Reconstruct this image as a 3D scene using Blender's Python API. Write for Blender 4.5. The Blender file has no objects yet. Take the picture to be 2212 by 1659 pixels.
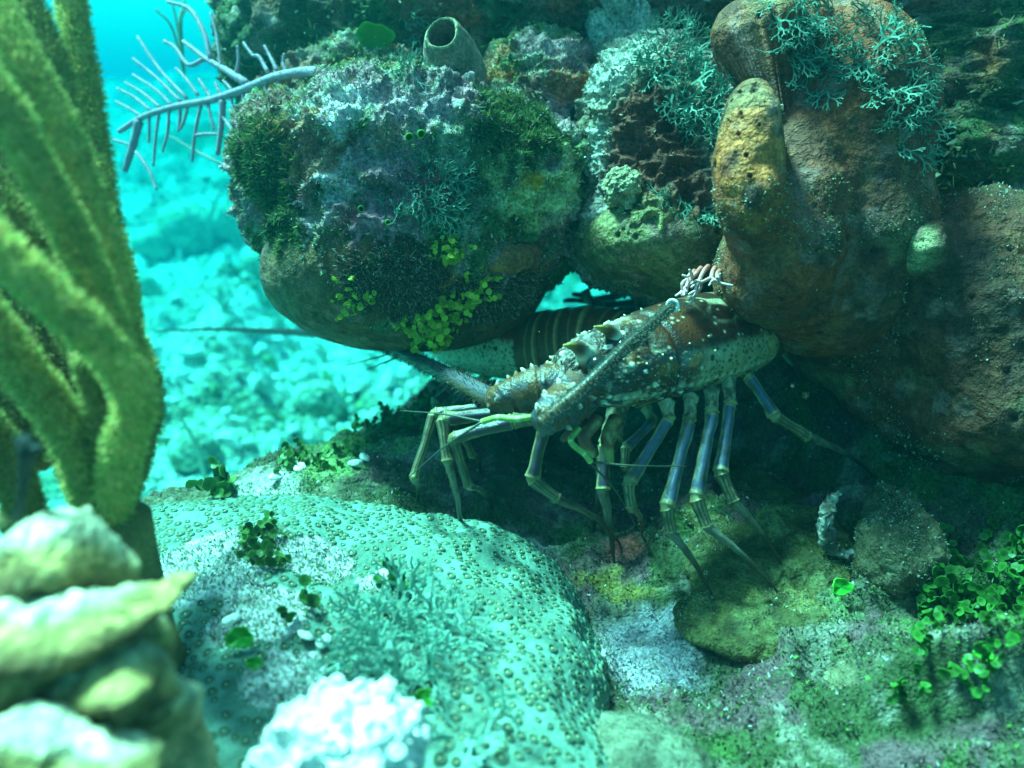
import bpy, bmesh, math, random
import numpy as np
from mathutils import Vector, Matrix

# ------------------------------------------------------------------ camera, water light, exposure
SC = bpy.context.scene
COL = SC.collection
LENS = 28.0
F = 2212 * LENS / 36.0
PITCH = math.radians(20)
C = np.array([0.0, 0.0, 0.27])
FW = np.array([0, math.cos(PITCH), -math.sin(PITCH)])
UPV = np.array([0, math.sin(PITCH), math.cos(PITCH)])
RT = np.array([1.0, 0, 0])
cam_d = bpy.data.cameras.new('camera'); cam = bpy.data.objects.new('camera', cam_d); COL.objects.link(cam)
cam.location = C; cam.rotation_euler = (math.pi / 2 - PITCH, 0, 0)
cam_d.lens = LENS; cam_d.sensor_width = 36; cam_d.clip_start = 0.01; cam_d.clip_end = 200
cam_d.dof.use_dof = True; cam_d.dof.focus_distance = 0.50; cam_d.dof.aperture_fstop = 5.6
SC.camera = cam
SUN_DIR = np.array([-0.40, 0.22, 0.87]); SUN_DIR /= np.linalg.norm(SUN_DIR)
wd = bpy.data.worlds.new('World'); SC.world = wd; wd.use_nodes = True
nt = wd.node_tree; nt.nodes.clear()
wo = nt.nodes.new('ShaderNodeOutputWorld'); wb = nt.nodes.new('ShaderNodeBackground')
sky = nt.nodes.new('ShaderNodeTexSky'); sky.sky_type = 'NISHITA'; sky.sun_disc = False
sky.sun_elevation = math.asin(SUN_DIR[2]); sky.sun_rotation = math.atan2(SUN_DIR[0], SUN_DIR[1])
wm = nt.nodes.new('ShaderNodeMix'); wm.data_type = 'RGBA'; wm.blend_type = 'MULTIPLY'; wm.inputs[0].default_value = 1
wm.inputs[7].default_value = (0.85, 1.0, 0.74, 1)      # daylight filtered by the water overhead
nt.links.new(sky.outputs[0], wm.inputs[6]); nt.links.new(wm.outputs[2], wb.inputs[0]); nt.links.new(wb.outputs[0], wo.inputs[0])
wb.inputs[1].default_value = 0.072
sun_d = bpy.data.lights.new('sun', 'SUN'); sun = bpy.data.objects.new('sun', sun_d); COL.objects.link(sun)
sun_d.energy = 5.0; sun_d.angle = math.radians(14.0); sun_d.color = (0.62, 1.0, 0.80)
sun.rotation_euler = Vector(-SUN_DIR).to_track_quat('-Z', 'Y').to_euler()
vs = SC.view_settings; vs.view_transform = 'Standard'; vs.look = 'None'; vs.gamma = 1.0; vs.use_curve_mapping = False
vs.exposure = 2.05
cy = SC.cycles
cy.use_denoising = True; cy.max_bounces = 4; cy.diffuse_bounces = 2; cy.glossy_bounces = 2; cy.transmission_bounces = 3
cy.volume_bounces = 1; cy.caustics_reflective = False; cy.caustics_refractive = False
cy.sample_clamp_indirect = 4.0
random.seed(7); RNG = np.random.default_rng(7)

# ------------------------------------------------------------------ helpers
def P(px, py, d):
    return C + d * (FW + (px - 1106) / F * RT - (py - 829.5) / F * UPV)
def G(px, py, z=0.0):
    d = (C[2] - z) / (math.sin(PITCH) + math.cos(PITCH) * (py - 829.5) / F)
    return P(px, py, d)
def proj(p):
    q = np.asarray(p) - C
    d = q @ FW
    return 1106 + (q @ RT) / d * F, 829.5 - (q @ UPV) / d * F, d
def _h(ix, iy, iz, s):
    n = (ix.astype(np.uint32) * np.uint32(374761393)) ^ (iy.astype(np.uint32) * np.uint32(668265263)) ^ (iz.astype(np.uint32) * np.uint32(2147483647 - 12345)) ^ np.uint32((s * 974634777 + 1013) & 0xffffffff)
    n = (n ^ (n >> np.uint32(13))) * np.uint32(1274126177)
    n = (n ^ (n >> np.uint32(16))) * np.uint32(2246822519)
    n = n ^ (n >> np.uint32(15))
    return n.astype(np.float64) / 4294967295.0
def vnoise(p, s=0):
    i = np.floor(p).astype(np.int64); f = p - i; u = f * f * f * (f * (f * 6 - 15) + 10)
    r = 0
    for a in (0, 1):
        for b in (0, 1):
            for c in (0, 1):
                w = (u[:, 0] if a else 1 - u[:, 0]) * (u[:, 1] if b else 1 - u[:, 1]) * (u[:, 2] if c else 1 - u[:, 2])
                r = r + w * _h(i[:, 0] + a, i[:, 1] + b, i[:, 2] + c, s)
    return r * 2 - 1
def fbm(p, scale, octs=4, s=0, gain=0.5):
    p = np.asarray(p) * scale; a = 1.0; r = 0; t = 0
    for k in range(octs):
        r = r + a * vnoise(p + 17.3 * k, s + k); t += a; a *= gain; p = p * 2.03
    return r / t
def ridged(p, scale, octs=4, s=0):
    p = np.asarray(p) * scale; a = 1.0; r = 0; t = 0
    for k in range(octs):
        r = r + a * (1 - 2 * np.abs(vnoise(p + 9.1 * k, s + k))); t += a; a *= 0.5; p = p * 2.1
    return r / t
def worley(p, scale, s=0):
    p = np.asarray(p) * scale; i = np.floor(p).astype(np.int64)
    best = np.full(len(p), 9.0); bid = np.zeros(len(p)); sec = np.full(len(p), 9.0)
    for a in (-1, 0, 1):
        for b in (-1, 0, 1):
            for c in (-1, 0, 1):
                j = i + (a, b, c)
                q = np.stack([_h(j[:, 0], j[:, 1], j[:, 2], s + k) for k in (11, 12, 13)], 1) + j
                d = np.linalg.norm(p - q, axis=1)
                cl = d < best
                sec = np.where(cl, best, np.minimum(sec, d))
                bid = np.where(cl, _h(j[:, 0], j[:, 1], j[:, 2], s + 14), bid); best = np.where(cl, d, best)
    return best, bid, sec
def sstep(a, b, x):
    t = np.clip((x - a) / (b - a), 0, 1); return t * t * (3 - 2 * t)
def lerp(a, b, t):
    t = np.asarray(t)[..., None]; return np.asarray(a) * (1 - t) + np.asarray(b) * t
def unit(v):
    v = np.asarray(v, float); return v / np.maximum(np.linalg.norm(v, axis=-1, keepdims=True), 1e-12)

def mesh_of(name, V, faces, mats, col=None, smooth=True):
    me = bpy.data.meshes.new(name)
    V = np.asarray(V, np.float32)
    fl = [np.asarray(f, np.int32) for f in (faces if isinstance(faces, list) else [faces]) if len(f)]
    nl = sum(f.size for f in fl); npoly = sum(len(f) for f in fl)
    me.vertices.add(len(V)); me.vertices.foreach_set('co', V.ravel())
    me.loops.add(nl); me.loops.foreach_set('vertex_index', np.concatenate([f.ravel() for f in fl]))
    tot = np.concatenate([np.full(len(f), f.shape[1], np.int32) for f in fl])
    st = np.concatenate([[0], np.cumsum(tot)[:-1]]).astype(np.int32)
    me.polygons.add(npoly); me.polygons.foreach_set('loop_start', st)
    me.polygons.foreach_set('use_smooth', np.full(npoly, smooth))
    me.update(calc_edges=True); me.validate()
    if col is not None:
        at = me.color_attributes.new('Col', 'FLOAT_COLOR', 'POINT')
        c4 = np.ones((len(V), 4), np.float32); c4[:, :3] = np.clip(col, 0, 1)
        at.data.foreach_set('color', c4.ravel())
    me.materials.append(mats)
    return me
def link(name, me, parent=None, label=None, cat=None, group=None, kind=None):
    o = bpy.data.objects.new(name, me); COL.objects.link(o)
    if parent is not None: o.parent = parent
    if label: o['label'] = label
    if cat: o['category'] = cat
    if group: o['group'] = group
    if kind: o['kind'] = kind
    return o
def mk(name, V, faces, m, parent=None, col=None, smooth=True, **kw):
    return link(name, mesh_of(name, V, faces, m, col, smooth), parent, **kw)
def empty(name, loc, label, cat, group=None):
    # parts are built in world coordinates: the empty sits at the thing's base, the children keep their place
    o = bpy.data.objects.new(name, None); COL.objects.link(o); o.location = loc; o.empty_display_size = 0.02
    o['label'] = label; o['category'] = cat
    if group: o['group'] = group
    return o
def adopt(child, root):
    child.parent = root; child.matrix_parent_inverse = Matrix.Translation(-Vector(root.location)); return child

def mat(name, attr=True, base=(0.5, 0.5, 0.5), rough=0.75, spec=0.25, bump=None, var=None, rnd=0.0, trans=0.0, sheen=0.0):
    m = bpy.data.materials.new(name); m.use_nodes = True; t = m.node_tree; b = t.nodes['Principled BSDF']
    b.inputs['Roughness'].default_value = rough; b.inputs['Specular IOR Level'].default_value = spec
    tc = t.nodes.new('ShaderNodeNewGeometry')
    if attr:
        a = t.nodes.new('ShaderNodeAttribute'); a.attribute_name = 'Col'; src = a.outputs['Color']
    else:
        a = t.nodes.new('ShaderNodeRGB'); a.outputs[0].default_value = (*base, 1); src = a.outputs[0]
    def mul(src, fac, lo, hi):
        mr = t.nodes.new('ShaderNodeMapRange'); mr.inputs[3].default_value = lo; mr.inputs[4].default_value = hi
        t.links.new(fac, mr.inputs[0])
        mx = t.nodes.new('ShaderNodeVectorMath'); mx.operation = 'SCALE'
        t.links.new(src, mx.inputs[0]); t.links.new(mr.outputs[0], mx.inputs['Scale']); return mx.outputs[0]
    if var:
        for sc_, am in (var if isinstance(var, list) else [var]):
            n = t.nodes.new('ShaderNodeTexNoise'); n.inputs['Scale'].default_value = sc_; n.inputs['Detail'].default_value = 4
            t.links.new(tc.outputs['Position'], n.inputs['Vector'])
            rp = t.nodes.new('ShaderNodeMapRange'); rp.inputs[1].default_value = 0.3; rp.inputs[2].default_value = 0.7
            t.links.new(n.outputs[0], rp.inputs[0])
            src = mul(src, rp.outputs[0], 1 - am, 1 + am)
    if rnd:
        oi = t.nodes.new('ShaderNodeObjectInfo'); src = mul(src, oi.outputs['Random'], 1 - rnd, 1 + rnd)
    t.links.new(src, b.inputs['Base Color'])
    if bump:
        prev = None
        for sc_, dist in (bump if isinstance(bump, list) else [bump]):
            n = t.nodes.new('ShaderNodeTexNoise'); n.inputs['Scale'].default_value = sc_; n.inputs['Detail'].default_value = 5
            t.links.new(tc.outputs['Position'], n.inputs['Vector'])
            bp = t.nodes.new('ShaderNodeBump'); bp.inputs['Distance'].default_value = dist; bp.inputs['Strength'].default_value = 1.0
            t.links.new(n.outputs[0], bp.inputs['Height'])
            if prev: t.links.new(prev, bp.inputs['Normal'])
            prev = bp.outputs[0]
        t.links.new(prev, b.inputs['Normal'])
    if trans:
        tr = t.nodes.new('ShaderNodeBsdfTranslucent'); ms = t.nodes.new('ShaderNodeMixShader'); ms.inputs[0].default_value = trans
        t.links.new(src, tr.inputs[0]); out = t.nodes['Material Output']
        t.links.new(b.outputs[0], ms.inputs[1]); t.links.new(tr.outputs[0], ms.inputs[2]); t.links.new(ms.outputs[0], out.inputs[0])
    return m

M_ROCK = mat('reef_rock', bump=[(160, 0.006), (600, 0.0022)], var=[(60, 0.3), (420, 0.55)], rough=0.85)
M_TURF = mat('turf_algae', rough=0.7, trans=0.25, spec=0.3)
M_SPONGE = mat('sponge_skin', bump=[(70, 0.007), (260, 0.0035), (800, 0.0012)], var=[(30, 0.4), (130, 0.4), (520, 0.35)], rough=0.65, spec=0.35)
M_SHELL = mat('lobster_shell', bump=[(700, 0.0007)], var=[(500, 0.15)], rough=0.36, spec=0.5)
M_LEG = mat('lobster_leg', bump=[(900, 0.0003)], var=[(600, 0.15)], rough=0.38, spec=0.5)
M_CORAL = mat('coral_skin', bump=[(300, 0.0014)], var=[(70, 0.2), (700, 0.2)], rough=0.75)
M_BRIGHT = mat('pale_coral', bump=[(120, 0.004), (500, 0.0015)], var=[(60, 0.2), (300, 0.2)], rough=0.8)
M_SOFT = mat('soft_coral', bump=[(700, 0.0012)], var=[(50, 0.25), (500, 0.25)], rough=0.8)
M_FUZZ = mat('polyp_fuzz', rough=0.7, trans=0.35)
M_LEAF = mat('disc_leaf', rnd=0.45, rough=0.45, spec=0.4, trans=0.3)
M_FROND = mat('frond', rnd=0.2, rough=0.6, trans=0.3)
M_SEABED = mat('seabed', bump=[(14, 0.05), (60, 0.03)], var=[(3, 0.35), (40, 0.6), (160, 0.5)], rough=0.9)
M_STONE = mat('rubble', var=[(40, 0.3)], rough=0.85)
M_GORG = mat('gorgonian', bump=[(900, 0.0006)], var=[(300, 0.15)], rough=0.8)
M_POLYP = mat('coral_polyp', bump=[(1500, 0.0003)], var=[(80, 0.2)], rough=0.55, spec=0.4)

_ico = {}
def ico(n):
    if n not in _ico:
        bm = bmesh.new(); bmesh.ops.create_icosphere(bm, subdivisions=n, radius=1.0)
        V = np.array([v.co[:] for v in bm.verts]); Fc = np.array([[v.index for v in f.verts] for f in bm.faces], np.int32); bm.free()
        _ico[n] = (unit(V), Fc)
    return _ico[n]
def E(px, py, d, rx, ry, rd, roll=0.0):
    """ellipsoid: centre seen at (px,py) at distance d, half-sizes rx, ry as seen there, rd metres deep"""
    c = P(px, py, d); s = d / F; a = math.radians(roll)
    ax = np.stack([math.cos(a) * RT + math.sin(a) * UPV, -math.sin(a) * RT + math.cos(a) * UPV, FW])
    return c, ax, np.array([rx * s, ry * s, rd])
def EW(c, r, rotz=0.0):
    a = math.radians(rotz)
    return np.array(c, float), np.array([[math.cos(a), math.sin(a), 0], [-math.sin(a), math.cos(a), 0], [0, 0, 1]]), np.array(r, float)
def sdf(p, es, k):
    r = None
    for c, ax, rad in es:
        q = (p - c) @ ax.T
        k0 = np.linalg.norm(q / rad, axis=1); k1 = np.linalg.norm(q / rad ** 2, axis=1)
        d = k0 * (k0 - 1) / np.maximum(k1, 1e-9)
        if r is None: r = d
        else:
            h = np.clip(0.5 + 0.5 * (r - d) / k, 0, 1); r = r * (1 - h) + d * h - k * h * (1 - h)
    return r
def blob(es, sub=6, k=0.02, centre=None):
    D, Fc = ico(sub)
    o = np.mean([e[0] for e in es], 0) if centre is None else np.asarray(centre)
    tmax = max(np.linalg.norm(e[0] - o) + e[2].max() for e in es) * 1.05
    n = len(D); hi = np.full(n, tmax); lo = np.zeros(n); found = np.zeros(n, bool); t = np.full(n, tmax); step = tmax / 30
    for i in range(30):
        t2 = t - step
        v = sdf(o + D * t2[:, None], es, k)
        ins = (v < 0) & ~found
        lo[ins] = t2[ins]; hi[ins] = t[ins]; found |= ins
        t = np.where(found, t, t2)
        if found.all(): break
    for i in range(9):
        m = (lo + hi) / 2; v = sdf(o + D * m[:, None], es, k); a = v < 0
        lo = np.where(a, m, lo); hi = np.where(a, hi, m)
    return o + D * ((lo + hi) / 2)[:, None], Fc
def vnorm(V, Fc):
    a, b, c = V[Fc[:, 0]], V[Fc[:, 1]], V[Fc[:, 2]]
    fn = np.cross(b - a, c - a); N = np.zeros_like(V)
    for k in range(3):
        for ax in range(3): N[:, ax] += np.bincount(Fc[:, k], fn[:, ax], len(V))
    return unit(N)
def sample(V, Fc, n, wfn=None, rng=RNG, N=None, facing=-0.35):
    Fc = np.asarray(Fc)
    if Fc.shape[1] == 4: Fc = np.concatenate([Fc[:, [0, 1, 2]], Fc[:, [0, 2, 3]]])
    if N is None: N = vnorm(V, Fc)
    a, b, c = V[Fc[:, 0]], V[Fc[:, 1]], V[Fc[:, 2]]
    fn = np.cross(b - a, c - a); A = np.linalg.norm(fn, axis=1); cen = (a + b + c) / 3
    w = A.copy()
    if facing is not None: w = w * ((unit(C - cen) * (fn / np.maximum(A, 1e-15)[:, None])).sum(1) > facing)
    if wfn is not None: w = w * np.clip(wfn(cen), 0, None)
    if w.sum() <= 0: return np.zeros((0, 3)), np.zeros((0, 3))
    f = rng.choice(len(Fc), n, p=w / w.sum()); u, v = rng.random(n), rng.random(n)
    fl = u + v > 1; u[fl] = 1 - u[fl]; v[fl] = 1 - v[fl]; w0 = 1 - u - v
    ip = lambda X: X[Fc[f, 0]] * w0[:, None] + X[Fc[f, 1]] * u[:, None] + X[Fc[f, 2]] * v[:, None]
    return ip(V), unit(ip(N))
def blades(p, n, h, w, rng=RNG, lean=0.7, sink=0.0006):
    k = len(p); d = unit(rng.normal(size=(k, 3))); t = unit(np.cross(n, d))
    tip = unit(n + lean * rng.normal(size=(k, 3))) * (np.asarray(h) * np.ones(k))[:, None]
    q = p - n * sink; ww = (np.asarray(w) * np.ones(k))[:, None]
    V = np.stack([q - t * ww, q + t * ww, q + tip + t * ww * 0.35, q + tip - t * ww * 0.35], 1).reshape(-1, 3)
    return V, np.arange(4 * k).reshape(-1, 4)
def turf(name, V, Fc, n, cols, h, w, wfn=None, parent=None, lean=0.7, m=None, colfn=None, seed=1, jit=0.3, **kw):
    rng = np.random.default_rng(seed)
    p, nn = sample(V, Fc, n, wfn, rng)
    if not len(p): return None
    hh = rng.uniform(h[0], h[1], len(p)) ; ww = rng.uniform(w[0], w[1], len(p))
    bv, bf = blades(p, nn, hh, ww, rng, lean)
    c = colfn(p, rng) if colfn else np.asarray(cols)[rng.integers(0, len(cols), len(p))]
    c = c * rng.uniform(1 - jit, 1 + jit, (len(p), 1))
    o = mk(name, bv, bf, m or M_TURF, col=np.repeat(c, 4, 0), smooth=False, kind='stuff', **kw)
    if parent is not None: o.parent = parent
    return o
def cat_rom(pts, seg):
    pts = np.asarray(pts, float); q = np.vstack([2 * pts[0] - pts[1], pts, 2 * pts[-1] - pts[-2]]); out = []
    for i in range(1, len(q) - 2):
        t = np.linspace(0, 1, seg, endpoint=False)[:, None]
        a, b, c, d = q[i - 1], q[i], q[i + 1], q[i + 2]
        out.append(0.5 * (2 * b + (c - a) * t + (2 * a - 5 * b + 4 * c - d) * t ** 2 + (3 * b - a - 3 * c + d) * t ** 3))
    return np.vstack(out + [pts[-1:]])
def frames(pts, ref):
    T = unit(np.gradient(pts, axis=0)); ref = np.asarray(ref, float)
    B = unit(np.cross(T, ref)); N = np.cross(B, T); return T, N, B
def tube(pts, rad, sides=10, seg=5, ref=None, flat=1.0, smooth=True, wob=0.0, seed=0):
    """returns V, [quads, tris], s (0..1 per vertex), theta per vertex"""
    pts = np.asarray(pts, float); n0 = len(pts)
    rad = np.asarray(rad, float) * np.ones(n0 if np.ndim(rad) else 1)
    if smooth and n0 > 2 or seg > 1:
        pp = cat_rom(pts, seg) if n0 > 2 else pts[0] + np.linspace(0, 1, seg + 1)[:, None] * (pts[1] - pts[0])
    else: pp = pts
    rr = np.interp(np.linspace(0, 1, len(pp)), np.linspace(0, 1, len(rad)), rad) if len(rad) > 1 else np.full(len(pp), rad[0])
    if ref is None:
        ax = unit(pp[-1] - pp[0]); ref = np.array([0.13, 0.21, 0.97]) if abs(ax[2]) < 0.85 else np.array([0.2, 0.97, 0.1])
    if wob: rr = rr * (1 + wob * fbm(pp, 90, 2, seed))
    T, N, B = frames(pp, ref)
    th = np.linspace(0, 2 * math.pi, sides, endpoint=False)
    V = pp[:, None, :] + rr[:, None, None] * (np.cos(th)[None, :, None] * N[:, None, :] * flat + np.sin(th)[None, :, None] * B[:, None, :])
    m = len(pp); idx = np.arange(m * sides).reshape(m, sides); nx = np.roll(idx, -1, 1)
    q = np.stack([idx[:-1], nx[:-1], nx[1:], idx[1:]], -1).reshape(-1, 4)
    V = np.vstack([V.reshape(-1, 3), pp[0] - T[0] * rr[0] * 0.5, pp[-1] + T[-1] * rr[-1] * 0.6])
    a, b = m * sides, m * sides + 1
    t1 = np.stack([np.full(sides, a), nx[0], idx[0]], -1); t2 = np.stack([np.full(sides, b), idx[-1], nx[-1]], -1)
    s = np.concatenate([np.repeat(np.linspace(0, 1, m), sides), [0, 1]]); tt = np.concatenate([np.tile(th, m), [0, 0]])
    return V, [q, np.vstack([t1, t2])], s, tt
def merge(parts):
    """parts: list of (V, [faces], col) -> one V, faces, col"""
    Vs, Fs, Cs, o = [], {}, [], 0
    for V, fs, c in parts:
        Vs.append(V); Cs.append(np.broadcast_to(c, (len(V), 3)))
        for f in fs: Fs.setdefault(f.shape[1], []).append(np.asarray(f) + o)
        o += len(V)
    return np.vstack(Vs), [np.vstack(v) for v in Fs.values()], np.vstack(Cs)

ZS = {}
def set_surf(V, Fc):
    N = vnorm(V, Fc); x, y, d = proj(V); m = ((unit(C - V) * N).sum(1) > 0.02) & (d > 0.05)
    ZS.update(x=x[m], y=y[m], d=d[m], V=V[m])
def hit(px, py, d):
    r = np.hypot(ZS['x'] - px, ZS['y'] - py); k = np.where(r < 14)[0]
    if not len(k): k = np.where(r < 45)[0]
    if not len(k): return P(px, py, d), d
    i = k[np.argmin(ZS['d'][k])]; return ZS['V'][i], ZS['d'][i]
def zone(p, px, py, d, r):     # soft disc of r pixels round a place on the current surface
    c, d = hit(px, py, d); return 1 - sstep(0.6, 1.3, np.linalg.norm(p - c, axis=1) / (r * d / F))
def zoneg(p, px, py, r, soft=0.35):
    c, d = hit(px, py, .5)
    q = (p - c)[:, :2]; wob = 1 + 0.35 * fbm(p, 45, 3, int(px) % 97)
    return 1 - sstep(1 - soft, 1 + soft, np.linalg.norm(q, axis=1) / (r * d / F * wob))

# ------------------------------------------------------------------ seabed far below and behind
def seabed_z(x, y):
    p = np.stack([x, y, np.zeros_like(x)], 1)
    z = -0.62 + 0.20 * fbm(p, 1.1, 4, 3) + 0.15 * ridged(p, 2.6, 4, 5) + 0.05 * fbm(p, 14, 3, 8)
    z += 0.95 * sstep(2.6, 10, y) + 0.16 * fbm(p, 0.45, 2, 21) * sstep(1.5, 5, y)
    return z
def build_seabed():
    n, m = 420, 460
    tx = np.linspace(-1, 1, n); ty = np.linspace(0, 1, m)
    gx, gy = np.meshgrid(np.sign(tx) * (np.abs(tx) * 1.6 + 18 * np.abs(tx) ** 3), -0.6 + 2.6 * ty + 24 * ty ** 3)
    x, y = gx.ravel(), gy.ravel() ; z = seabed_z(x, y)
    V = np.stack([x, y, z], 1); i = np.arange(n * m).reshape(m, n)
    q = np.stack([i[:-1, :-1], i[:-1, 1:], i[1:, 1:], i[1:, :-1]], -1).reshape(-1, 4)
    a = fbm(V, 2.2, 4, 31); b = fbm(V, 9, 3, 33)
    c = lerp((0.50, 0.50, 0.42), (0.16, 0.22, 0.10), sstep(-0.05, 0.45, a + 0.35 * b))
    c = lerp(c, (0.72, 0.72, 0.66), sstep(0.18, 0.5, -a + 0.3 * b))
    mk('seabed', V, q, M_SEABED, col=c, kind='structure')
build_seabed()
def build_rubble():
    rng = np.random.default_rng(3); n = 16000
    py = rng.uniform(340, 1130, n); px = rng.uniform(180, 1500, n)
    el = np.sin(PITCH) + math.cos(PITCH) * (py - 829.5) / F
    d = np.clip(0.9 / np.maximum(el, 0.03), 0.8, 14)
    p = np.array([P(a, b, c_) for a, b, c_ in zip(px, py, d)]); p = p[p[:, 1] > 0.85]; p = p[(fbm(p * [1, 1, 0], 3.0, 3, 77) + 0.25 * rng.normal(size=len(p))) > -0.12]
    p[:, 2] = seabed_z(p[:, 0], p[:, 1])
    n = len(p); dist = np.linalg.norm(p - C, axis=1)
    D, Fc = ico(1)
    r = rng.uniform(0.2, 1, n) ** 5 * 0.017 * np.clip(dist / 1.6, 0.6, 2.2) + 0.002
    V = p[:, None, :] + D[None] * r[:, None, None] * rng.uniform(0.4, 1.4, (n, len(D), 1)) * rng.uniform(0.4, 1.6, (n, 1, 3))
    Fa = (Fc[None] + (np.arange(n) * len(D))[:, None, None]).reshape(-1, 3)
    pal = np.array([(0.75, 0.75, 0.68), (0.55, 0.56, 0.46), (0.4, 0.44, 0.3), (0.22, 0.3, 0.14), (0.85, 0.83, 0.78)])
    c = pal[rng.choice(5, n, p=[.3, .27, .15, .13, .15])] * rng.uniform(0.7, 1.1, (n, 1))
    mk('coral_rubble', V.reshape(-1, 3), Fa, M_STONE, col=np.repeat(c, len(D), 0), smooth=False, kind='stuff',
       label='pale coral rubble strewn over the distant sea floor', cat='rubble')
build_rubble()

# ------------------------------------------------------------------ the ledge the lobsters stand on
def ledge_z(x, y, fine=True):
    p = np.stack([x, y, np.zeros_like(x)], 1)
    z = 0.022 * fbm(p, 9, 3, 41)
    if fine: z = z + 0.011 * ridged(p, 30, 4, 43) + 0.0025 * fbm(p, 210, 3, 44)
    s = (x + 0.30) * -0.82 + (y - 0.45) * 0.572 + 0.03 * fbm(p, 7, 3, 46)
    z = z + 0.03 * (1 - sstep(-0.12, 0.06, s)) * sstep(-0.30, -0.02, s) - 0.03
    z = z - 0.80 * sstep(0.0, 0.40, s)
    z = z - 0.75 * sstep(0.0, 0.35, y - 0.80 - 0.06 * fbm(p, 5, 2, 47) - 0.5 * sstep(.16, .30, x)) * (s > -0.9)
    # right bank rises towards the back and the right
    rb = np.maximum(0, (x - 0.20) * 0.9 + np.minimum(y - 0.50, .35) * 0.55) * sstep(.06, .22, x)
    z = z + 0.75 * rb * sstep(0, 0.12, rb)
    z = z + 0.045 * np.maximum(0, ridged(p, 11, 3, 49)) * sstep(0.10, 0.22, x + 0.25 * (y - .4)) - 0.02 * sstep(0.2, 0.3, x) * 0
    z = z + 0.035 * np.exp(-(((x - 0.25) / 0.09) ** 2 + ((y - 0.33) / 0.07) ** 2))
    z = z - 0.045 * np.exp(-(((x - 0.06) / 0.07) ** 2 + ((y - 0.66) / 0.10) ** 2))
    return z
LX0, LX1, LY0, LY1 = -0.75, 1.1, 0.02, 1.75
def build_ledge():
    ty = np.linspace(0, 1, 560); tx = np.linspace(0, 1, 620)
    ys = LY0 + (LY1 - LY0) * (0.55 * ty + 0.45 * ty ** 2)
    gx, gy = np.meshgrid(LX0 + (LX1 - LX0) * tx, ys)
    x, y = gx.ravel(), gy.ravel(); z = ledge_z(x, y); V = np.stack([x, y, z], 1)
    n, m = 620, 560; i = np.arange(n * m).reshape(m, n)
    q = np.stack([i[:-1, :-1], i[:-1, 1:], i[1:, 1:], i[1:, :-1]], -1).reshape(-1, 4)
    set_surf(V, np.concatenate([q[:, [0, 1, 2]], q[:, [0, 2, 3]]])); return V, q, ledge_col(V)
def ledge_col(p):
    a = fbm(p, 16, 4, 51); b = fbm(p, 60, 3, 52); c2 = fbm(p, 28, 3, 53)
    c = lerp((0.13, 0.13, 0.08), (0.06, 0.085, 0.035), sstep(-0.2, 0.4, a))
    c = lerp(c, (0.17, 0.075, 0.10), sstep(0.05, 0.35, c2) * 0.8)
    c = lerp(c, (0.30, 0.27, 0.22), sstep(0.22, 0.5, b) * 0.7)
    c = lerp(c, (0.06, 0.16, 0.03), sstep(0.12, 0.4, fbm(p, 22, 4, 57)) * 0.7)
    pk = np.clip(zoneg(p, 1390, 1390, 125) + zoneg(p, 1480, 1330, 60) + 0.8 * zoneg(p, 1180, 1290, 70) + 0.7 * zoneg(p, 1120, 1190, 80), 0, 1)
    c = lerp(c, (0.60, 0.52, 0.60), pk * sstep(-0.45, 0.05, fbm(p, 40, 3, 54) + 0.12) * 0.95)
    c = lerp(c, (0.24, 0.19, 0.05), zoneg(p, 1330, 1265, 90) * sstep(-0.3, 0.2, b))
    c = lerp(c, (0.62, 0.62, 0.58), np.clip(zoneg(p, 520, 1075, 110) + zoneg(p, 880, 960, 80) * 0.5, 0, 1) * 0.8)
    c = lerp(c, (0.18, 0.34, 0.10), np.clip(zoneg(p, 790, 900, 130) + zoneg(p, 720, 1000, 70), 0, 1) * sstep(-0.2, 0.3, c2) * 0.8)
    c = lerp(c, (0.30, 0.05, 0.04), np.clip(zoneg(p, 1340, 1180, 40) + zoneg(p, 1600, 800, 90) * 0.6, 0, 1) * 0.7)
    return c
LV, LQ, LC = build_ledge()
ledge = mk('reef_ledge', LV, LQ, M_ROCK, col=LC, kind='structure')
LT = np.concatenate([LQ[:, [0, 1, 2]], LQ[:, [0, 2, 3]]])
LN = vnorm(LV, LT)
def turf_ledge_col(p, rng):
    base = ledge_col(p)
    k = rng.random(len(p))
    pal = np.array([(0.80, 0.82, 0.78), (0.05, 0.11, 0.03), (0.12, 0.32, 0.05), (0.36, 0.20, 0.26)])
    alt = pal[rng.choice(4, len(p), p=[.13, .40, .28, .19])]
    return lerp(base, alt, (k < 0.55) * 0.8)
def ledge_turf_w(p):
    x, y, d = proj(p)
    return (d < 1.1) * (x > -150) * (x < 2400) * (y < 1800) * sstep(-0.35, 0.25, fbm(p, 26, 3, 61)) / np.maximum(d, 0.2) ** 1.2
turf('turf', LV, LT, 120000, None, (0.0008, 0.0032), (0.0004, 0.0012), ledge_turf_w, ledge, colfn=turf_ledge_col, seed=5, lean=0.8)

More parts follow.
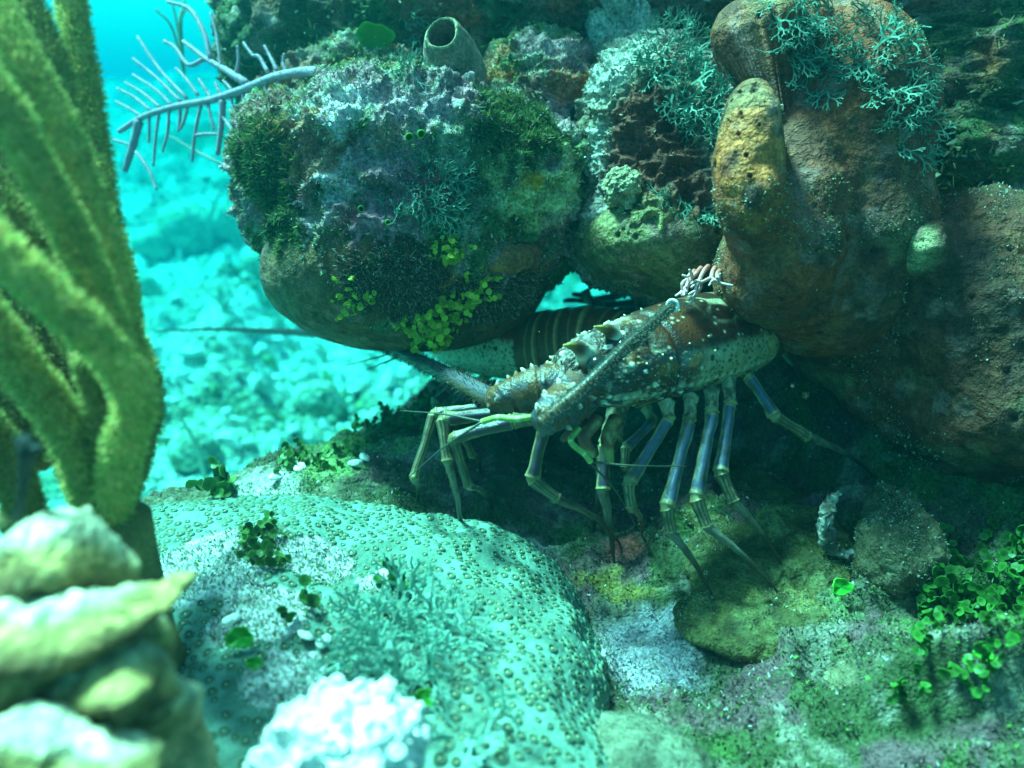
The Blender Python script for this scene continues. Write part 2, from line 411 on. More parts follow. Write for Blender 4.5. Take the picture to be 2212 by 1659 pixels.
# ------------------------------------------------------------------ boulders and reef wall overhead
def rocky(es, sub, k, amp, seed, colfn):
    V, Fc = blob(es, sub, k)
    N = vnorm(V, Fc)
    d = amp * (0.55 * fbm(V, 14, 3, seed) + 0.5 * ridged(V, 34, 3, seed + 5) + 0.34 * ridged(V, 95, 3, seed + 9) + 0.16 * fbm(V, 300, 2, seed + 12))
    V = V + N * d[:, None]; set_surf(V, Fc)
    return V, Fc, colfn(V, d / amp)
def col_A(p, h):
    a = fbm(p, 18, 4, 71); b = fbm(p, 70, 3, 72)
    c = lerp((0.10, 0.17, 0.06), (0.24, 0.12, 0.10), sstep(-0.2, 0.3, a))
    c = lerp(c, (0.42, 0.44, 0.36), sstep(0.05, 0.4, b) * 0.7)
    lit = np.clip(zone(p, 800, 340, .52, 190) + zone(p, 700, 470, .52, 110) + zone(p, 900, 440, .5, 130), 0, 1)  # lilac crust, painted paler to suggest the sunlit part of the face
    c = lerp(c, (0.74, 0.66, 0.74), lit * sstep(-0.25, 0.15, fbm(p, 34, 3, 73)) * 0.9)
    c = lerp(c, (0.34, 0.08, 0.11), np.clip(zone(p, 870, 500, .5, 190) * 0.9, 0, 1) * sstep(-0.3, 0.15, a)); c = lerp(c, (0.50, 0.26, 0.36), sstep(0.1, 0.35, fbm(p, 26, 3, 89)) * .6); c = lerp(c, (0.46, 0.13, 0.04), sstep(0.12, 0.35, fbm(p, 21, 4, 91)) * .75)
    c = lerp(c, (0.66, 0.72, 0.34), zone(p, 1170, 400, .55, 115) * 0.85 * sstep(-0.4, 0.1, b))
    c = lerp(c, (0.62, 0.34, 0.02), np.clip(zone(p, 1150, 385, .55, 26) + zone(p, 1164, 410, .55, 18), 0, 1) * 0.95)
    c = lerp(c, (0.05, 0.10, 0.05), np.clip(zone(p, 1120, 270, .58, 95) + zone(p, 540, 380, .6, 80), 0, 1) * 0.9)
    c = lerp(c, (0.34, 0.10, 0.03), np.clip(zone(p, 1200, 560, .6, 90), 0, 1) * sstep(-0.2, 0.2, b) * 0.8)
    return c
ES_A = [E(870, 395, .66, 310, 190, .14), E(680, 395, .68, 135, 150, .10), E(890, 560, .64, 265, 150, .11), E(1130, 440, .66, 170, 150, .11), E(880, 240, .75, 300, 100, .10), E(1150, 260, .70, 130, 140, .10)]
A_V, A_F, A_C = rocky(ES_A, 8, .03, .021, 100, col_A)
boulderA = mk('reef_boulder', A_V, A_F, M_ROCK, col=A_C, label='big algae covered boulder overhanging the lobsters, left of the brown sponges', cat='boulder')
def turf_col_A(p, rng):
    base = col_A(p, 0); k = rng.random(len(p))
    pal = np.array([(0.85, 0.86, 0.82), (0.05, 0.14, 0.03), (0.22, 0.40, 0.08), (0.46, 0.09, 0.10), (0.45, 0.58, 0.28)])
    r_ = lerp(base, pal[rng.choice(5, len(p), p=[.22, .24, .18, .22, .14])], (k < 0.55) * 0.85)
    return lerp(r_, (0.75, 0.32, 0.02), np.clip(zone(p, 1150, 385, .55, 24) + zone(p, 1164, 410, .55, 16), 0, 1) * .9)
turf('turf', A_V, A_F, 80000, None, (0.0010, 0.0040), (0.0003, 0.0010), lambda p: sstep(-0.45, 0.1, fbm(p, 30, 3, 81)), boulderA, colfn=turf_col_A, seed=11)
turf('shaggy_turf', A_V, A_F, 14000, [(0.07, 0.15, 0.04), (0.12, 0.22, 0.05), (0.05, 0.10, 0.04), (0.16, 0.14, 0.05)], (0.002, 0.008), (0.0003, 0.0009),
     lambda p: np.clip(zone(p, 550, 380, .62, 110) + zone(p, 600, 520, .56, 70) + zone(p, 1120, 260, .58, 100), 0, 1), boulderA, seed=12, lean=0.9)

def col_B(p, h):
    a = fbm(p, 18, 4, 75); b = fbm(p, 80, 3, 76)
    c = lerp((0.20, 0.17, 0.12), (0.34, 0.28, 0.26), sstep(-0.2, 0.3, a))
    c = lerp(c, (0.58, 0.60, 0.54), np.clip(zone(p, 1310, 120, .64, 100) + zone(p, 1360, 30, .66, 120) + zone(p, 1275, 330, .6, 60), 0, 1) * 0.85)
    c = lerp(c, (0.17, 0.045, 0.03), np.clip(zone(p, 1390, 330, .55, 110) + zone(p, 1440, 400, .54, 110) + zone(p, 1370, 240, .56, 60), 0, 1) * 0.95)
    c = lerp(c, (0.30, 0.27, 0.12), np.clip(zone(p, 1380, 560, .54, 130), 0, 1) * sstep(-0.4, 0.0, a))
    return c
ES_B = [E(1400, 330, .63, 155, 210, .09), E(1410, 520, .61, 165, 100, .08), E(1330, 110, .74, 130, 210, .10), E(1500, 430, .62, 120, 160, .08)]
B_V, B_F, B_C = rocky(ES_B, 8, .05, .018, 130, col_B)
boulderB = mk('reef_boulder', B_V, B_F, M_ROCK, col=B_C, label='rock lobe with a dark red crust, between the algae boulder and the brown sponge', cat='boulder')
turf('turf', B_V, B_F, 17000, None, (0.0012, 0.0045), (0.0004, 0.0011), lambda p: sstep(-0.4, 0.2, fbm(p, 34, 3, 83)), boulderB,
     colfn=lambda p, rng: lerp(col_B(p, 0), np.array([(0.8, 0.8, 0.75), (0.2, 0.07, 0.05), (0.3, 0.4, 0.2), (0.13, 0.05, 0.03)])[rng.choice(4, len(p), p=[.2, .35, .15, .3])], (rng.random(len(p)) < 0.5) * 0.85), seed=13)

def col_W(p, h):
    a = fbm(p, 14, 4, 77); b = fbm(p, 55, 3, 78)
    c = lerp((0.06, 0.11, 0.04), (0.20, 0.11, 0.08), sstep(-0.2, 0.3, a))
    c = lerp(c, (0.42, 0.30, 0.30), sstep(0.15, 0.5, b) * 0.7); c = lerp(c, (0.28, 0.08, 0.03), sstep(0.2, 0.45, fbm(p, 24, 3, 79)) * .8)
    return c
ES_W = [E(800, 20, .84, 290, 220, .16), E(700, 130, .78, 190, 130, .10), E(960, 110, .76, 220, 130, .11), E(1120, 40, .78, 260, 220, .16), E(1500, 40, .80, 420, 280, .18), E(2030, 200, .76, 400, 420, .22), E(2100, 380, .68, 260, 160, .12), E(1400, -330, .86, 1000, 330, .30),
        E(2050, 620, .82, 330, 300, .16), E(1750, 480, .84, 250, 220, .15)]
W_V, W_F, W_C = rocky(ES_W, 8, .04, .026, 160, col_W)
wall = mk('reef_wall', W_V, W_F, M_ROCK, col=W_C, kind='structure')
turf('turf', W_V, W_F, 42000, [(0.08, 0.16, 0.04), (0.14, 0.24, 0.06), (0.05, 0.09, 0.04), (0.26, 0.18, 0.10), (0.55, 0.55, 0.42), (0.30, 0.34, 0.08)], (0.002, 0.009), (0.0006, 0.0018),
     lambda p: sstep(-0.4, 0.2, fbm(p, 22, 3, 85)), wall, seed=14, lean=0.9)

# ------------------------------------------------------------------ sponges
def sponge(name, es, label, cat='sponge', sub=7, k=.02, amp=.004, seed=0, c0=(0.30, 0.17, 0.06), c1=(0.20, 0.12, 0.05), c2=(0.42, 0.34, 0.16), pores=None, extra=None, freq=20):
    V, Fc = blob(es, sub, k); N = vnorm(V, Fc)
    V = V + N * (amp * fbm(V, freq, 4, seed) + 0.0006 * fbm(V, 220, 3, seed + 4))[:, None]
    a = fbm(V, freq * 1.3, 4, seed + 1); b = fbm(V, 90, 3, seed + 2)
    c = lerp(c0, c1, sstep(-0.3, 0.3, a)); c = lerp(c, c2, sstep(0.1, 0.45, b) * 0.55)
    if extra is not None: set_surf(V, Fc); c = extra(V, c)
    if sub >= 7 and freq < 40:
        q1, qi, _ = worley(V, 75, seed + 31); pit = (1 - sstep(.10, .24, q1)) * (qi > .55)
        V = V - N * (0.0022 * pit)[:, None]; c = lerp(c, np.array(c1) * .35, pit * .8)
        c = lerp(c, (0.24, 0.22, 0.10), sstep(.2, .5, fbm(V, 38, 4, seed + 33)) * .4); c = lerp(c, (0.36, 0.17, 0.15), sstep(.25, .5, fbm(V, 55, 3, seed + 35)) * .6)
    if pores is not None:
        for (px, py, r) in pores:
            x, y, d = proj(V); front = (unit(C - V) * N).sum(1) > 0.1
            q = np.hypot(x - px, y - py) / r
            hit = front * (q < 1.6)
            V = V - N * (hit * (0.0045 * np.clip(1 - q, 0, 1)))[:, None] + N * (hit * 0.0010 * np.exp(-((q - 1.1) / 0.25) ** 2))[:, None]
            c = lerp(c, (0.03, 0.025, 0.02), hit * (1 - sstep(0.45, 0.95, q)))
    o = mk(name, V, Fc, M_SPONGE, col=c, label=label, cat=cat)
    return o, V, Fc
def ex_lobed(V, c):
    g = np.clip(zone(V, 1600, 230, .42, 90) + zone(V, 1680, 330, .43, 50), 0, 1)
    c = lerp(c, (0.42, 0.30, 0.14), g * 0.45)
    c = lerp(c, (0.60, 0.155, 0.035), np.clip(zone(V, 1600, 310, .41, 95) + zone(V, 1615, 430, .41, 80), 0, 1) * 0.85 * sstep(-0.3, 0.1, fbm(V, 60, 3, 5)))
    return c
ES_S1 = [E(1618, 300, .458, 66, 120, .030), E(1612, 425, .456, 62, 90, .028), E(1650, 90, .51, 100, 80, .04), E(1800, 270, .54, 195, 260, .07), E(1830, 500, .53, 160, 170, .06), E(1660, 570, .50, 105, 125, .05), E(1800, 640, .54, 190, 120, .05), E(1720, 430, .50, 75, 170, .04)]
S1, S1V, S1F = sponge('brown_sponge', ES_S1, 'tall brown sponge with an orange pored lobe, hanging over the lobster carapace', sub=8, k=.024, amp=.009, seed=201, c0=(0.30, 0.066, 0.022), c1=(0.15, 0.046, 0.026), c2=(0.32, 0.125, 0.055),
    pores=[(1600, 200, 5), (1577, 188, 6), (1600, 245, 5), (1595, 290, 6), (1612, 335, 5), (1620, 380, 6), (1575, 260, 4), (1640, 30, 6), (1588, 330, 4), (1640, 270, 4)], extra=ex_lobed)
turf('silt_turf', S1V, S1F, 9000, [(0.20, 0.30, 0.10), (0.42, 0.40, 0.26), (0.12, 0.18, 0.06), (0.6, 0.6, 0.5)], (0.0006, 0.0022), (0.0003, 0.0008), lambda p: sstep(0.05, 0.35, fbm(p, 24, 4, 216)), S1, seed=217)
ES_S2 = [E(2130, 690, .55, 330, 240, .09), E(2160, 880, .53, 210, 160, .08), E(1880, 690, .58, 200, 140, .07), E(1965, 545, .50, 64, 76, .04), E(2080, 520, .56, 190, 90, .06), E(1960, 800, .58, 170, 130, .06)]
S2, S2V, S2F = sponge('brown_sponge', ES_S2, 'broad dull brown sponge filling the right edge under the reef', sub=7, k=.03, amp=.012, seed=231, c0=(0.17, 0.045, 0.02), c1=(0.08, 0.028, 0.016), c2=(0.20, 0.08, 0.036),  # dull brown, lowered further to stand in for overhang shade
    extra=lambda V, c: lerp(c, (0.50, 0.44, 0.24), zone(V, 1950, 540, .47, 62) * 0.85))
ES_S3 = [E(860, 600, .635, 255, 150, .112), E(760, 600, .64, 165, 120, .09), E(1000, 590, .65, 190, 140, .09)]
S3, S3V, S3F = sponge('crust_sponge', ES_S3, 'smooth brown crust sponge wrapping the underside of the algae boulder', sub=7, k=.03, amp=.004, seed=251, c0=(0.20, 0.085, 0.035), c1=(0.12, 0.07, 0.03), c2=(0.24, 0.16, 0.07))
ES_S4 = [E(1420, 540, .585, 150, 85, .065), E(1330, 510, .60, 80, 60, .05), E(1500, 560, .58, 90, 80, .05)]
S4, S4V, S4F = sponge('crust_sponge', ES_S4, 'olive brown crust sponge under the rock lobe with the red crust', sub=7, k=.03, amp=.004, seed=261, c0=(0.19, 0.15, 0.055), c1=(0.12, 0.08, 0.035), c2=(0.26, 0.22, 0.10))
set_surf(S3V, S3F)
turf('turf', S3V, S3F, 26000, [(0.20, 0.07, 0.07), (0.30, 0.13, 0.10), (0.14, 0.16, 0.06), (0.5, 0.42, 0.36), (0.09, 0.10, 0.05)], (0.0015, 0.006), (0.0004, 0.0011),
     lambda p: np.clip(zone(p, 880, 540, .53, 150) + zone(p, 980, 640, .54, 130) + zone(p, 1130, 580, .58, 120) + zone(p, 760, 600, .54, 60), 0, 1) * sstep(-0.3, 0.2, fbm(p, 40, 3, 87)), S3, seed=21)
ES_S5 = [EW(G(1660, 1180) + [0, 0, -0.022], (.050, .075, .013), -12), EW(G(1630, 1060) + [0, 0, -0.016], (.050, .06, .013)), EW(G(1600, 1270) + [0, 0, -0.024], (.036, .032, .010)), EW(G(1740, 1130) + [0, 0, -0.014], (.032, .05, .014)), EW(G(1690, 1290) + [0, 0, -0.024], (.026, .024, .009))]
S5, S5V, S5F = sponge('mat_sponge', ES_S5, 'flat olive green sponge mat on the ground under the near lobster legs', sub=7, k=.008, amp=.007, seed=271, c0=(0.17, 0.15, 0.045), c1=(0.10, 0.09, 0.03), c2=(0.30, 0.30, 0.12), freq=55)
S6, S6V, S6F = sponge('mound_sponge', [E(1840, 1455, .45, 100, 90, .03), E(1850, 1580, .43, 135, 120, .04), E(1930, 1540, .44, 90, 80, .03)], 'blurred tan sponge mound in the lower right foreground', amp=.012, sub=7, freq=32, seed=281, c0=(0.15, 0.13, 0.075), c1=(0.09, 0.075, 0.04), c2=(0.24, 0.22, 0.13), pores=[(1822, 1408, 7)])
S7, S7V, S7F = sponge('mound_sponge', [E(1375, 1690, .36, 165, 115, .045), E(1300, 1690, .36, 100, 80, .04)], 'pale grey green sponge mound at the bottom edge beside the star coral', amp=.006, sub=6, freq=30, seed=291, c0=(0.20, 0.21, 0.15), c1=(0.14, 0.15, 0.10), c2=(0.28, 0.29, 0.21))
S8, S8V, S8F = sponge('mound_sponge', [E(1935, 1130, .51, 62, 80, .03), E(1905, 1210, .49, 50, 70, .03), E(1960, 1190, .50, 50, 60, .03)], 'small brown sponge lump right of the white rimmed hollow', amp=.010, sub=6, freq=38, seed=301, c0=(0.15, 0.11, 0.06), c1=(0.09, 0.07, 0.04), c2=(0.26, 0.22, 0.14), pores=[(1918, 1095, 6)])
for k, (o_, V_, F_) in enumerate(((S5, S5V, S5F), (S6, S6V, S6F), (S8, S8V, S8F), (S2, S2V, S2F))):
    turf('silt_turf', V_, F_, 5000 if k < 3 else 9000, [(0.20, 0.28, 0.10), (0.40, 0.38, 0.26), (0.10, 0.14, 0.05), (0.62, 0.62, 0.56), (0.26, 0.14, 0.12)], (0.0006, 0.0024), (0.0003, 0.0010), lambda p: sstep(0.0, 0.35, fbm(p, 30, 4, 218)), o_, seed=219 + k)
# tube sponge at the top of the boulder
def lathe(base, axis, prof, sides=28, wob=0.06, seed=0, ref=(1, 0.1, 0)):
    axis = unit(axis); a = unit(np.cross(axis, ref)); b = np.cross(axis, a); th = np.linspace(0, 2 * math.pi, sides, endpoint=False)
    V = []
    for h, r in prof:
        rr = r * (1 + wob * np.sin(2 * th + seed) + wob * 0.6 * np.sin(3 * th + 1.3 * seed))
        V.append(base + axis * h + rr[:, None] * (np.cos(th)[:, None] * a + np.sin(th)[:, None] * b))
    V = np.vstack(V); m = len(prof); i = np.arange(m * sides).reshape(m, sides); nx = np.roll(i, -1, 1)
    return V, np.stack([i[:-1], nx[:-1], nx[1:], i[1:]], -1).reshape(-1, 4), np.repeat(np.arange(m), sides)
def EH(surf, px, py, rx, ry, rd, off=0.0):
    set_surf(*surf); c, d = hit(px, py, .6); return E(px, py, d + off, rx, ry, rd)
def vase():
    b = P(1000, 190, .60); top = P(955, 72, .55); ax = top - b; L = np.linalg.norm(ax)
    prof = [(0, .022), (L * .25, .023), (L * .5, .0215), (L * .75, .0185), (L * .93, .0150), (L * 1.0, .0130), (L * 1.02, .0118), (L * 1.0, .0105), (L * .8, .0100), (L * .5, .0085), (L * .3, .006), (L * .28, .0005)]
    hh = np.array([p[0] for p in prof]); rr = np.array([p[1] for p in prof]); t = np.linspace(0, len(prof) - 1, 56)
    prof = list(zip(np.interp(t, np.arange(len(hh)), hh), np.interp(t, np.arange(len(rr)), rr)))
    V, q, ring = lathe(b, ax, prof, 48, .07, 2.0)
    V = V + (0.0016 * fbm(V, 70, 3, 7))[:, None] * unit(V - b)
    c = lerp((0.34, 0.25, 0.22), (0.24, 0.20, 0.15), sstep(-0.2, 0.3, fbm(V, 60, 3, 8)))
    c = lerp(c, (0.20, 0.12, 0.08), (ring > 33) * 0.9)
    c = lerp(c, (0.42, 0.42, 0.22), (np.abs(ring - 29) < 4) * 0.8)
    mk('tube_sponge', V, q, M_SPONGE, col=c, label='grey tube sponge with an open mouth on top of the algae boulder', cat='sponge')
vase()
sponge('lumpy_sponge', [E(985, 225, .585, 55, 38, .02), E(1035, 235, .58, 35, 30, .02), E(935, 235, .59, 40, 40, .02)], 'low pink and tan sponge crust below the tube sponge', sub=5, amp=.004, seed=311, c0=(0.34, 0.24, 0.20), c1=(0.26, 0.22, 0.10), c2=(0.42, 0.32, 0.28), freq=60)
sponge('orange_sponge', [EH((S3V, S3F), 1100, 560, 46, 24, .010), EH((S3V, S3F), 1070, 570, 28, 20, .010), EH((S3V, S3F), 1140, 548, 28, 22, .010)], 'small orange brown sponge lump in the dark hollow under the boulder', sub=5, amp=.005, seed=313, c0=(0.42, 0.17, 0.06), c1=(0.3, 0.12, 0.05), c2=(0.46, 0.25, 0.12), freq=60)
sponge('pale_sponge', [EH((B_V, B_F), 1345, 395, 26, 27, .006), EH((B_V, B_F), 1328, 415, 20, 18, .005), EH((B_V, B_F), 1360, 412, 14, 16, .005)], 'small pale knobbly sponge on the dark red crust', sub=6, amp=.005, seed=315, c0=(0.50, 0.44, 0.27), c1=(0.38, 0.32, 0.18), c2=(0.62, 0.56, 0.40), freq=190)
def hollow():
    rng = np.random.default_rng(8); c = np.array([P(x, y, .50) for x, y in ((1815, 1060), (1790, 1090), (1782, 1130), (1790, 1170), (1815, 1200), (1850, 1195))])
    V, f, s, th = tube(c, np.array([.002, .0042, .0048, .0040, .0032, .002]), 20, 16)
    V = V + 0.0050 * np.stack([fbm(V, 190, 3, k) for k in (1, 2, 3)], 1)
    mk('hollow_rim', V, f, M_BRIGHT, col=lerp((0.46, 0.40, 0.36), (0.12, 0.09, 0.07), sstep(-0.2, 0.15, fbm(V, 120, 3, 4))), label='crusty white curved rim edging a dark hollow right of the sponge mat', cat='shell rim')  # pale rim of a hollow, modelled as a bent tube
hollow()

# ------------------------------------------------------------------ star coral with its polyps
ES_STAR = [EW((-.100, .335, -.040), (.150, .190, .072), -18), EW((-.175, .42, -.055), (.13, .12, .072), 0), EW((-.02, .26, -.05), (.085, .16, .070), 12)]
ST_V, ST_F = blob(ES_STAR, 7, .03)
ST_N = vnorm(ST_V, ST_F); ST_V = ST_V + ST_N * (0.013 * fbm(ST_V, 13, 3, 401) + 0.003 * fbm(ST_V, 60, 2, 407))[:, None]
set_surf(ST_V, ST_F)
def dead_mask(p):
    m = np.clip(zone(p, 470, 1200, .52, 150) + zone(p, 560, 1310, .46, 120) + zone(p, 690, 1200, .50, 75) + zone(p, 830, 1240, .47, 55) + zone(p, 600, 1440, .42, 90) + zone(p, 830, 1600, .37, 90), 0, 1)
    return sstep(0.35, 0.55, m + 0.5 * fbm(p, 24, 4, 405))
_a = fbm(ST_V, 60, 3, 402)
ST_C = lerp((0.16, 0.28, 0.235), (0.10, 0.185, 0.15), sstep(-0.2, 0.2, _a))
_dm = dead_mask(ST_V)
ST_C = lerp(ST_C, lerp((0.62, 0.62, 0.64), (0.20, 0.19, 0.19), sstep(-0.05, 0.35, fbm(ST_V, 45, 4, 403))), _dm)
ST_N = vnorm(ST_V, ST_F)
ST_V = ST_V + ST_N * (_dm * (0.004 * ridged(ST_V, 60, 4, 404) - 0.001))[:, None]
star = empty('star_coral', (-.10, .335, -.03), 'large rounded green star coral dotted with polyps in the foreground', 'coral')
adopt(mk('colony', ST_V, ST_F, M_CORAL, col=ST_C), star)
def polyp_proto():
    prof = [(0.0, .00075), (.00045, .0007), (.0009, .0001), (.0015, .0003), (.0022, .00115), (.0028, .0010), (.0034, .0002), (.0036, -.0008)]
    sides = 10; th = np.linspace(0, 2 * math.pi, sides, endpoint=False); V = [np.array([[0, 0, prof[0][1]]])]
    for r, z in prof[1:]: V.append(np.stack([r * np.cos(th), r * np.sin(th), np.full(sides, z)], 1))
    V = np.vstack(V); q = []; t = []
    for j in range(sides):
        t.append((0, 1 + j, 1 + (j + 1) % sides))
    for k in range(len(prof) - 2):
        a = 1 + k * sides; b = a + sides
        for j in range(sides): q.append((a + j, b + j, b + (j + 1) % sides, a + (j + 1) % sides))
    rc = np.array([(0.70, 0.80, 0.62), (0.45, 0.55, 0.40), (0.035, 0.06, 0.03), (0.045, 0.08, 0.04), (0.065, 0.12, 0.07), (0.085, 0.155, 0.10), (0.13, 0.22, 0.17), (0.16, 0.26, 0.21)])
    c = np.vstack([rc[:1]] + [np.repeat(rc[k:k + 1], sides, 0) for k in range(1, len(prof))])
    return V, [np.array(q), np.array(t)], c
def place_polyps():
    rng = np.random.default_rng(12)
    cand, cn = sample(ST_V, ST_F, 26000, lambda p: (ledge_z(p[:, 0], p[:, 1], False) < p[:, 2] + 0.004).astype(float), rng, facing=-0.2)
    dm = dead_mask(cand); gap = fbm(cand, 55, 3, 409); cell = {}; keep = []
    R = 0.0049
    for i in range(len(cand)):
        if dm[i] > 0.5 or rng.random() < .05 or gap[i] > .32: continue
        p = cand[i]; k = tuple((p // R).astype(int)); ok = True
        for a in (-1, 0, 1):
            for b in (-1, 0, 1):
                for c in (-1, 0, 1):
                    for j in cell.get((k[0] + a, k[1] + b, k[2] + c), ()):
                        if ((cand[j] - p) ** 2).sum() < R * R: ok = False; break
        if ok: cell.setdefault(k, []).append(i); keep.append(i)
    keep = np.array(keep); x, y, d = proj(cand[keep]); vis = (x > -60) & (x < 2260) & (y < 1720)
    keep = keep[vis]; fac = (unit(C - cand[keep]) * cn[keep]).sum(1) / d[vis] ** 2
    keep = keep[np.argsort(-fac)]
    PV, PF, PC = polyp_proto(); me = mesh_of('polyp', PV, PF, M_POLYP, PC)
    def xf(i):
        z = Vector(cn[i]); q = z.to_track_quat('Z', 'Y'); s = rng.uniform(0.5, 0.85) * (1.3 if rng.random() < .3 else 1)
        return Matrix.Translation(Vector(cand[i])) @ q.to_matrix().to_4x4() @ Matrix.Diagonal((s, s * rng.uniform(.85, 1.1), s * rng.uniform(.8, 1.3), 1))
    for i in keep[:295]:
        o = link('polyp', me); adopt(o, star); o.matrix_basis = xf(i)
    rest = [(np.array([(xf(i) @ Vector(v))[:] for v in PV]) if False else (PV @ np.array(xf(i).to_3x3()).T + cand[i]), PF, PC) for i in keep[295:]]
    if rest:
        V, fs, c = merge(rest); o = mk('small_polyps', V, fs, M_POLYP, col=c, kind='stuff'); adopt(o, star)
place_polyps()
set_surf(ST_V, ST_F)
turf('turf', ST_V, ST_F, 12000, [(0.85, 0.85, 0.84), (0.7, 0.66, 0.7), (0.16, 0.24, 0.08), (0.50, 0.44, 0.46), (0.72, 0.76, 0.7)], (0.0008, 0.0032), (0.0005, 0.0012), dead_mask, star.children[0], seed=31)

# ------------------------------------------------------------------ lobsters
def loft(path, up, wh, prof_bot=0.75, seg=300, sides=300, arc=None):
    """body swept along path; wh(s)->(half width, half height); flattened belly"""
    pp = cat_rom(path, 40); L = np.concatenate([[0], np.cumsum(np.linalg.norm(np.diff(pp, axis=0), axis=1))])
    s = np.linspace(0, 1, seg); pts = np.stack([np.interp(s * L[-1], L, pp[:, k]) for k in range(3)], 1)
    T, N, B = frames(pts, up)
    th = np.linspace(-math.pi, math.pi, sides, endpoint=False)
    w, h = wh(s)
    cx = np.sin(th); cz = np.cos(th); cz = np.where(cz < 0, cz * prof_bot, cz)
    V = pts[:, None] + (w[:, None] * cx)[:, :, None] * B[:, None] + (h[:, None] * cz)[:, :, None] * N[:, None]
    i = np.arange(seg * sides).reshape(seg, sides); nx = np.roll(i, -1, 1)
    q = np.stack([i[:-1], nx[:-1], nx[1:], i[1:]], -1).reshape(-1, 4)
    V = V.reshape(-1, 3); nrm = unit(V - np.repeat(pts, sides, 0))
    caps = np.vstack([np.stack([i[0], np.full(sides, seg * sides), nx[0]], -1), np.stack([nx[-1], np.full(sides, seg * sides + 1), i[-1]], -1)])
    V2 = np.vstack([V, pts[0], pts[-1]]); nrm = np.vstack([nrm, -T[0], T[-1]])
    S = np.concatenate([np.repeat(s, sides), [0, 1]]); TH = np.concatenate([np.tile(th, seg), [0, 0]])
    return V2, [q, caps], S, TH, nrm, L[-1]
CREAM = (0.62, 0.55, 0.36); DARKRED = (0.20, 0.045, 0.02); BROWN = (0.10, 0.040, 0.022)
def leg_mesh(j, r, dark=1.0, ref=None, blue=True):
    """one continuous leg through the joints j with a bulge at every joint"""
    j = np.asarray(j, float); pts, rad, kind = [], [], []
    n = len(j) - 1
    for k in range(n):
        a, b = j[k], j[k + 1]; ra, rb = r[k], r[k + 1]; last = k == n - 1
        for t, f in ((0.0, .80), (.03, 1.04), (.08, 1.0), (.25, .90), (.5, .86), (.8, .93), (.93, 1.02), (.97, 1.14), (1.0, .82)):
            if last: f = 1.0 if t < 0.9 else 0.8
            sag = (math.sin(t * math.pi) * .045 * np.linalg.norm(b - a) * np.array([0.35, -.2, .9])) if last else 0
            pts.append(a + (b - a) * t + sag); rad.append((ra + (rb - ra) * (t ** .65 if last else t)) * f * (.86 if last else 1)); kind.append(k + min(t, .999))
    pts = np.array(pts); keep = np.concatenate([[True], np.linalg.norm(np.diff(pts, axis=0), axis=1) > 1e-6])
    pts = pts[keep]; rad = np.array(rad)[keep]; kind = np.array(kind)[keep]
    # refine
    t = np.arange(len(pts)); tt = np.linspace(0, len(pts) - 1, (len(pts) - 1) * 4 + 1)
    pts = np.stack([np.interp(tt, t, pts[:, k]) for k in range(3)], 1); rad = np.interp(tt, t, rad); kind = np.interp(tt, t, kind)
    if ref is None: ref = -FW
    T, N, B = frames(pts, ref); sides = 20; th = np.linspace(0, 2 * math.pi, sides, endpoint=False)
    prof = 1 + 0.10 * np.cos(4 * th)
    V = pts[:, None] + rad[:, None, None] * prof[None, :, None] * (0.82 * np.cos(th)[None, :, None] * N[:, None] + np.sin(th)[None, :, None] * B[:, None])
    m = len(pts); i = np.arange(m * sides).reshape(m, sides); nx = np.roll(i, -1, 1)
    q = np.stack([i[:-1], nx[:-1], nx[1:], i[1:]], -1).reshape(-1, 4)
    V = np.vstack([V.reshape(-1, 3), pts[0], pts[-1]])
    caps = np.vstack([np.stack([np.full(sides, m * sides), nx[0], i[0]], -1), np.stack([np.full(sides, m * sides + 1), i[-1], nx[-1]], -1)])
    K = np.concatenate([np.repeat(kind, sides), [0, n]]); TH = np.concatenate([np.tile(th, m), [0, 0]])
    sg = np.floor(K); fr = K - sg
    edge = np.abs(np.sin(TH + .35 * fbm(V, 140, 2, 4))) > 0.90
    cream = np.array((0.52, 0.42, 0.17)); bl = np.array((0.115, 0.15, 0.27)) if blue else np.array((0.10, 0.06, 0.11))
    c = np.where(edge[:, None], cream, bl)
    stripe = np.abs(((TH / (2 * math.pi) * 8) % 1) - 0.5) < 0.2
    dist = np.where(stripe[:, None], np.array((0.06, 0.05, 0.055)), np.array((0.46, 0.36, 0.18)))
    c = np.where((sg >= 2)[:, None], dist, c)
    c = np.where((sg == 0)[:, None], lerp(np.array((0.60, 0.54, 0.34)), np.array((0.20, 0.14, 0.08)), sstep(0.1, 0.4, fbm(V, 260, 2, 3))), c)
    c = lerp(c, (0.52, 0.42, 0.18), ((fr < .05) | (fr > .93)) * 0.85 * (sg < n - 1))
    c = lerp(c, lerp(np.array((0.30, 0.27, 0.21)), np.array((0.03, 0.012, 0.01)), sstep(0.30, 0.65, fr)), (sg == n - 1) * 0.85)
    c = lerp(c, (0.09, 0.09, 0.045), sstep(.0, .4, fbm(V, 170, 3, 19)) * .75)
    V = V + .0007 * np.stack([fbm(V, 130, 2, q_) for q_ in (61, 62, 63)], 1)
    c = c * dark * (1 + 0.35 * fbm(V, 420, 2, 9))[:, None]
    return V, [q, caps], c

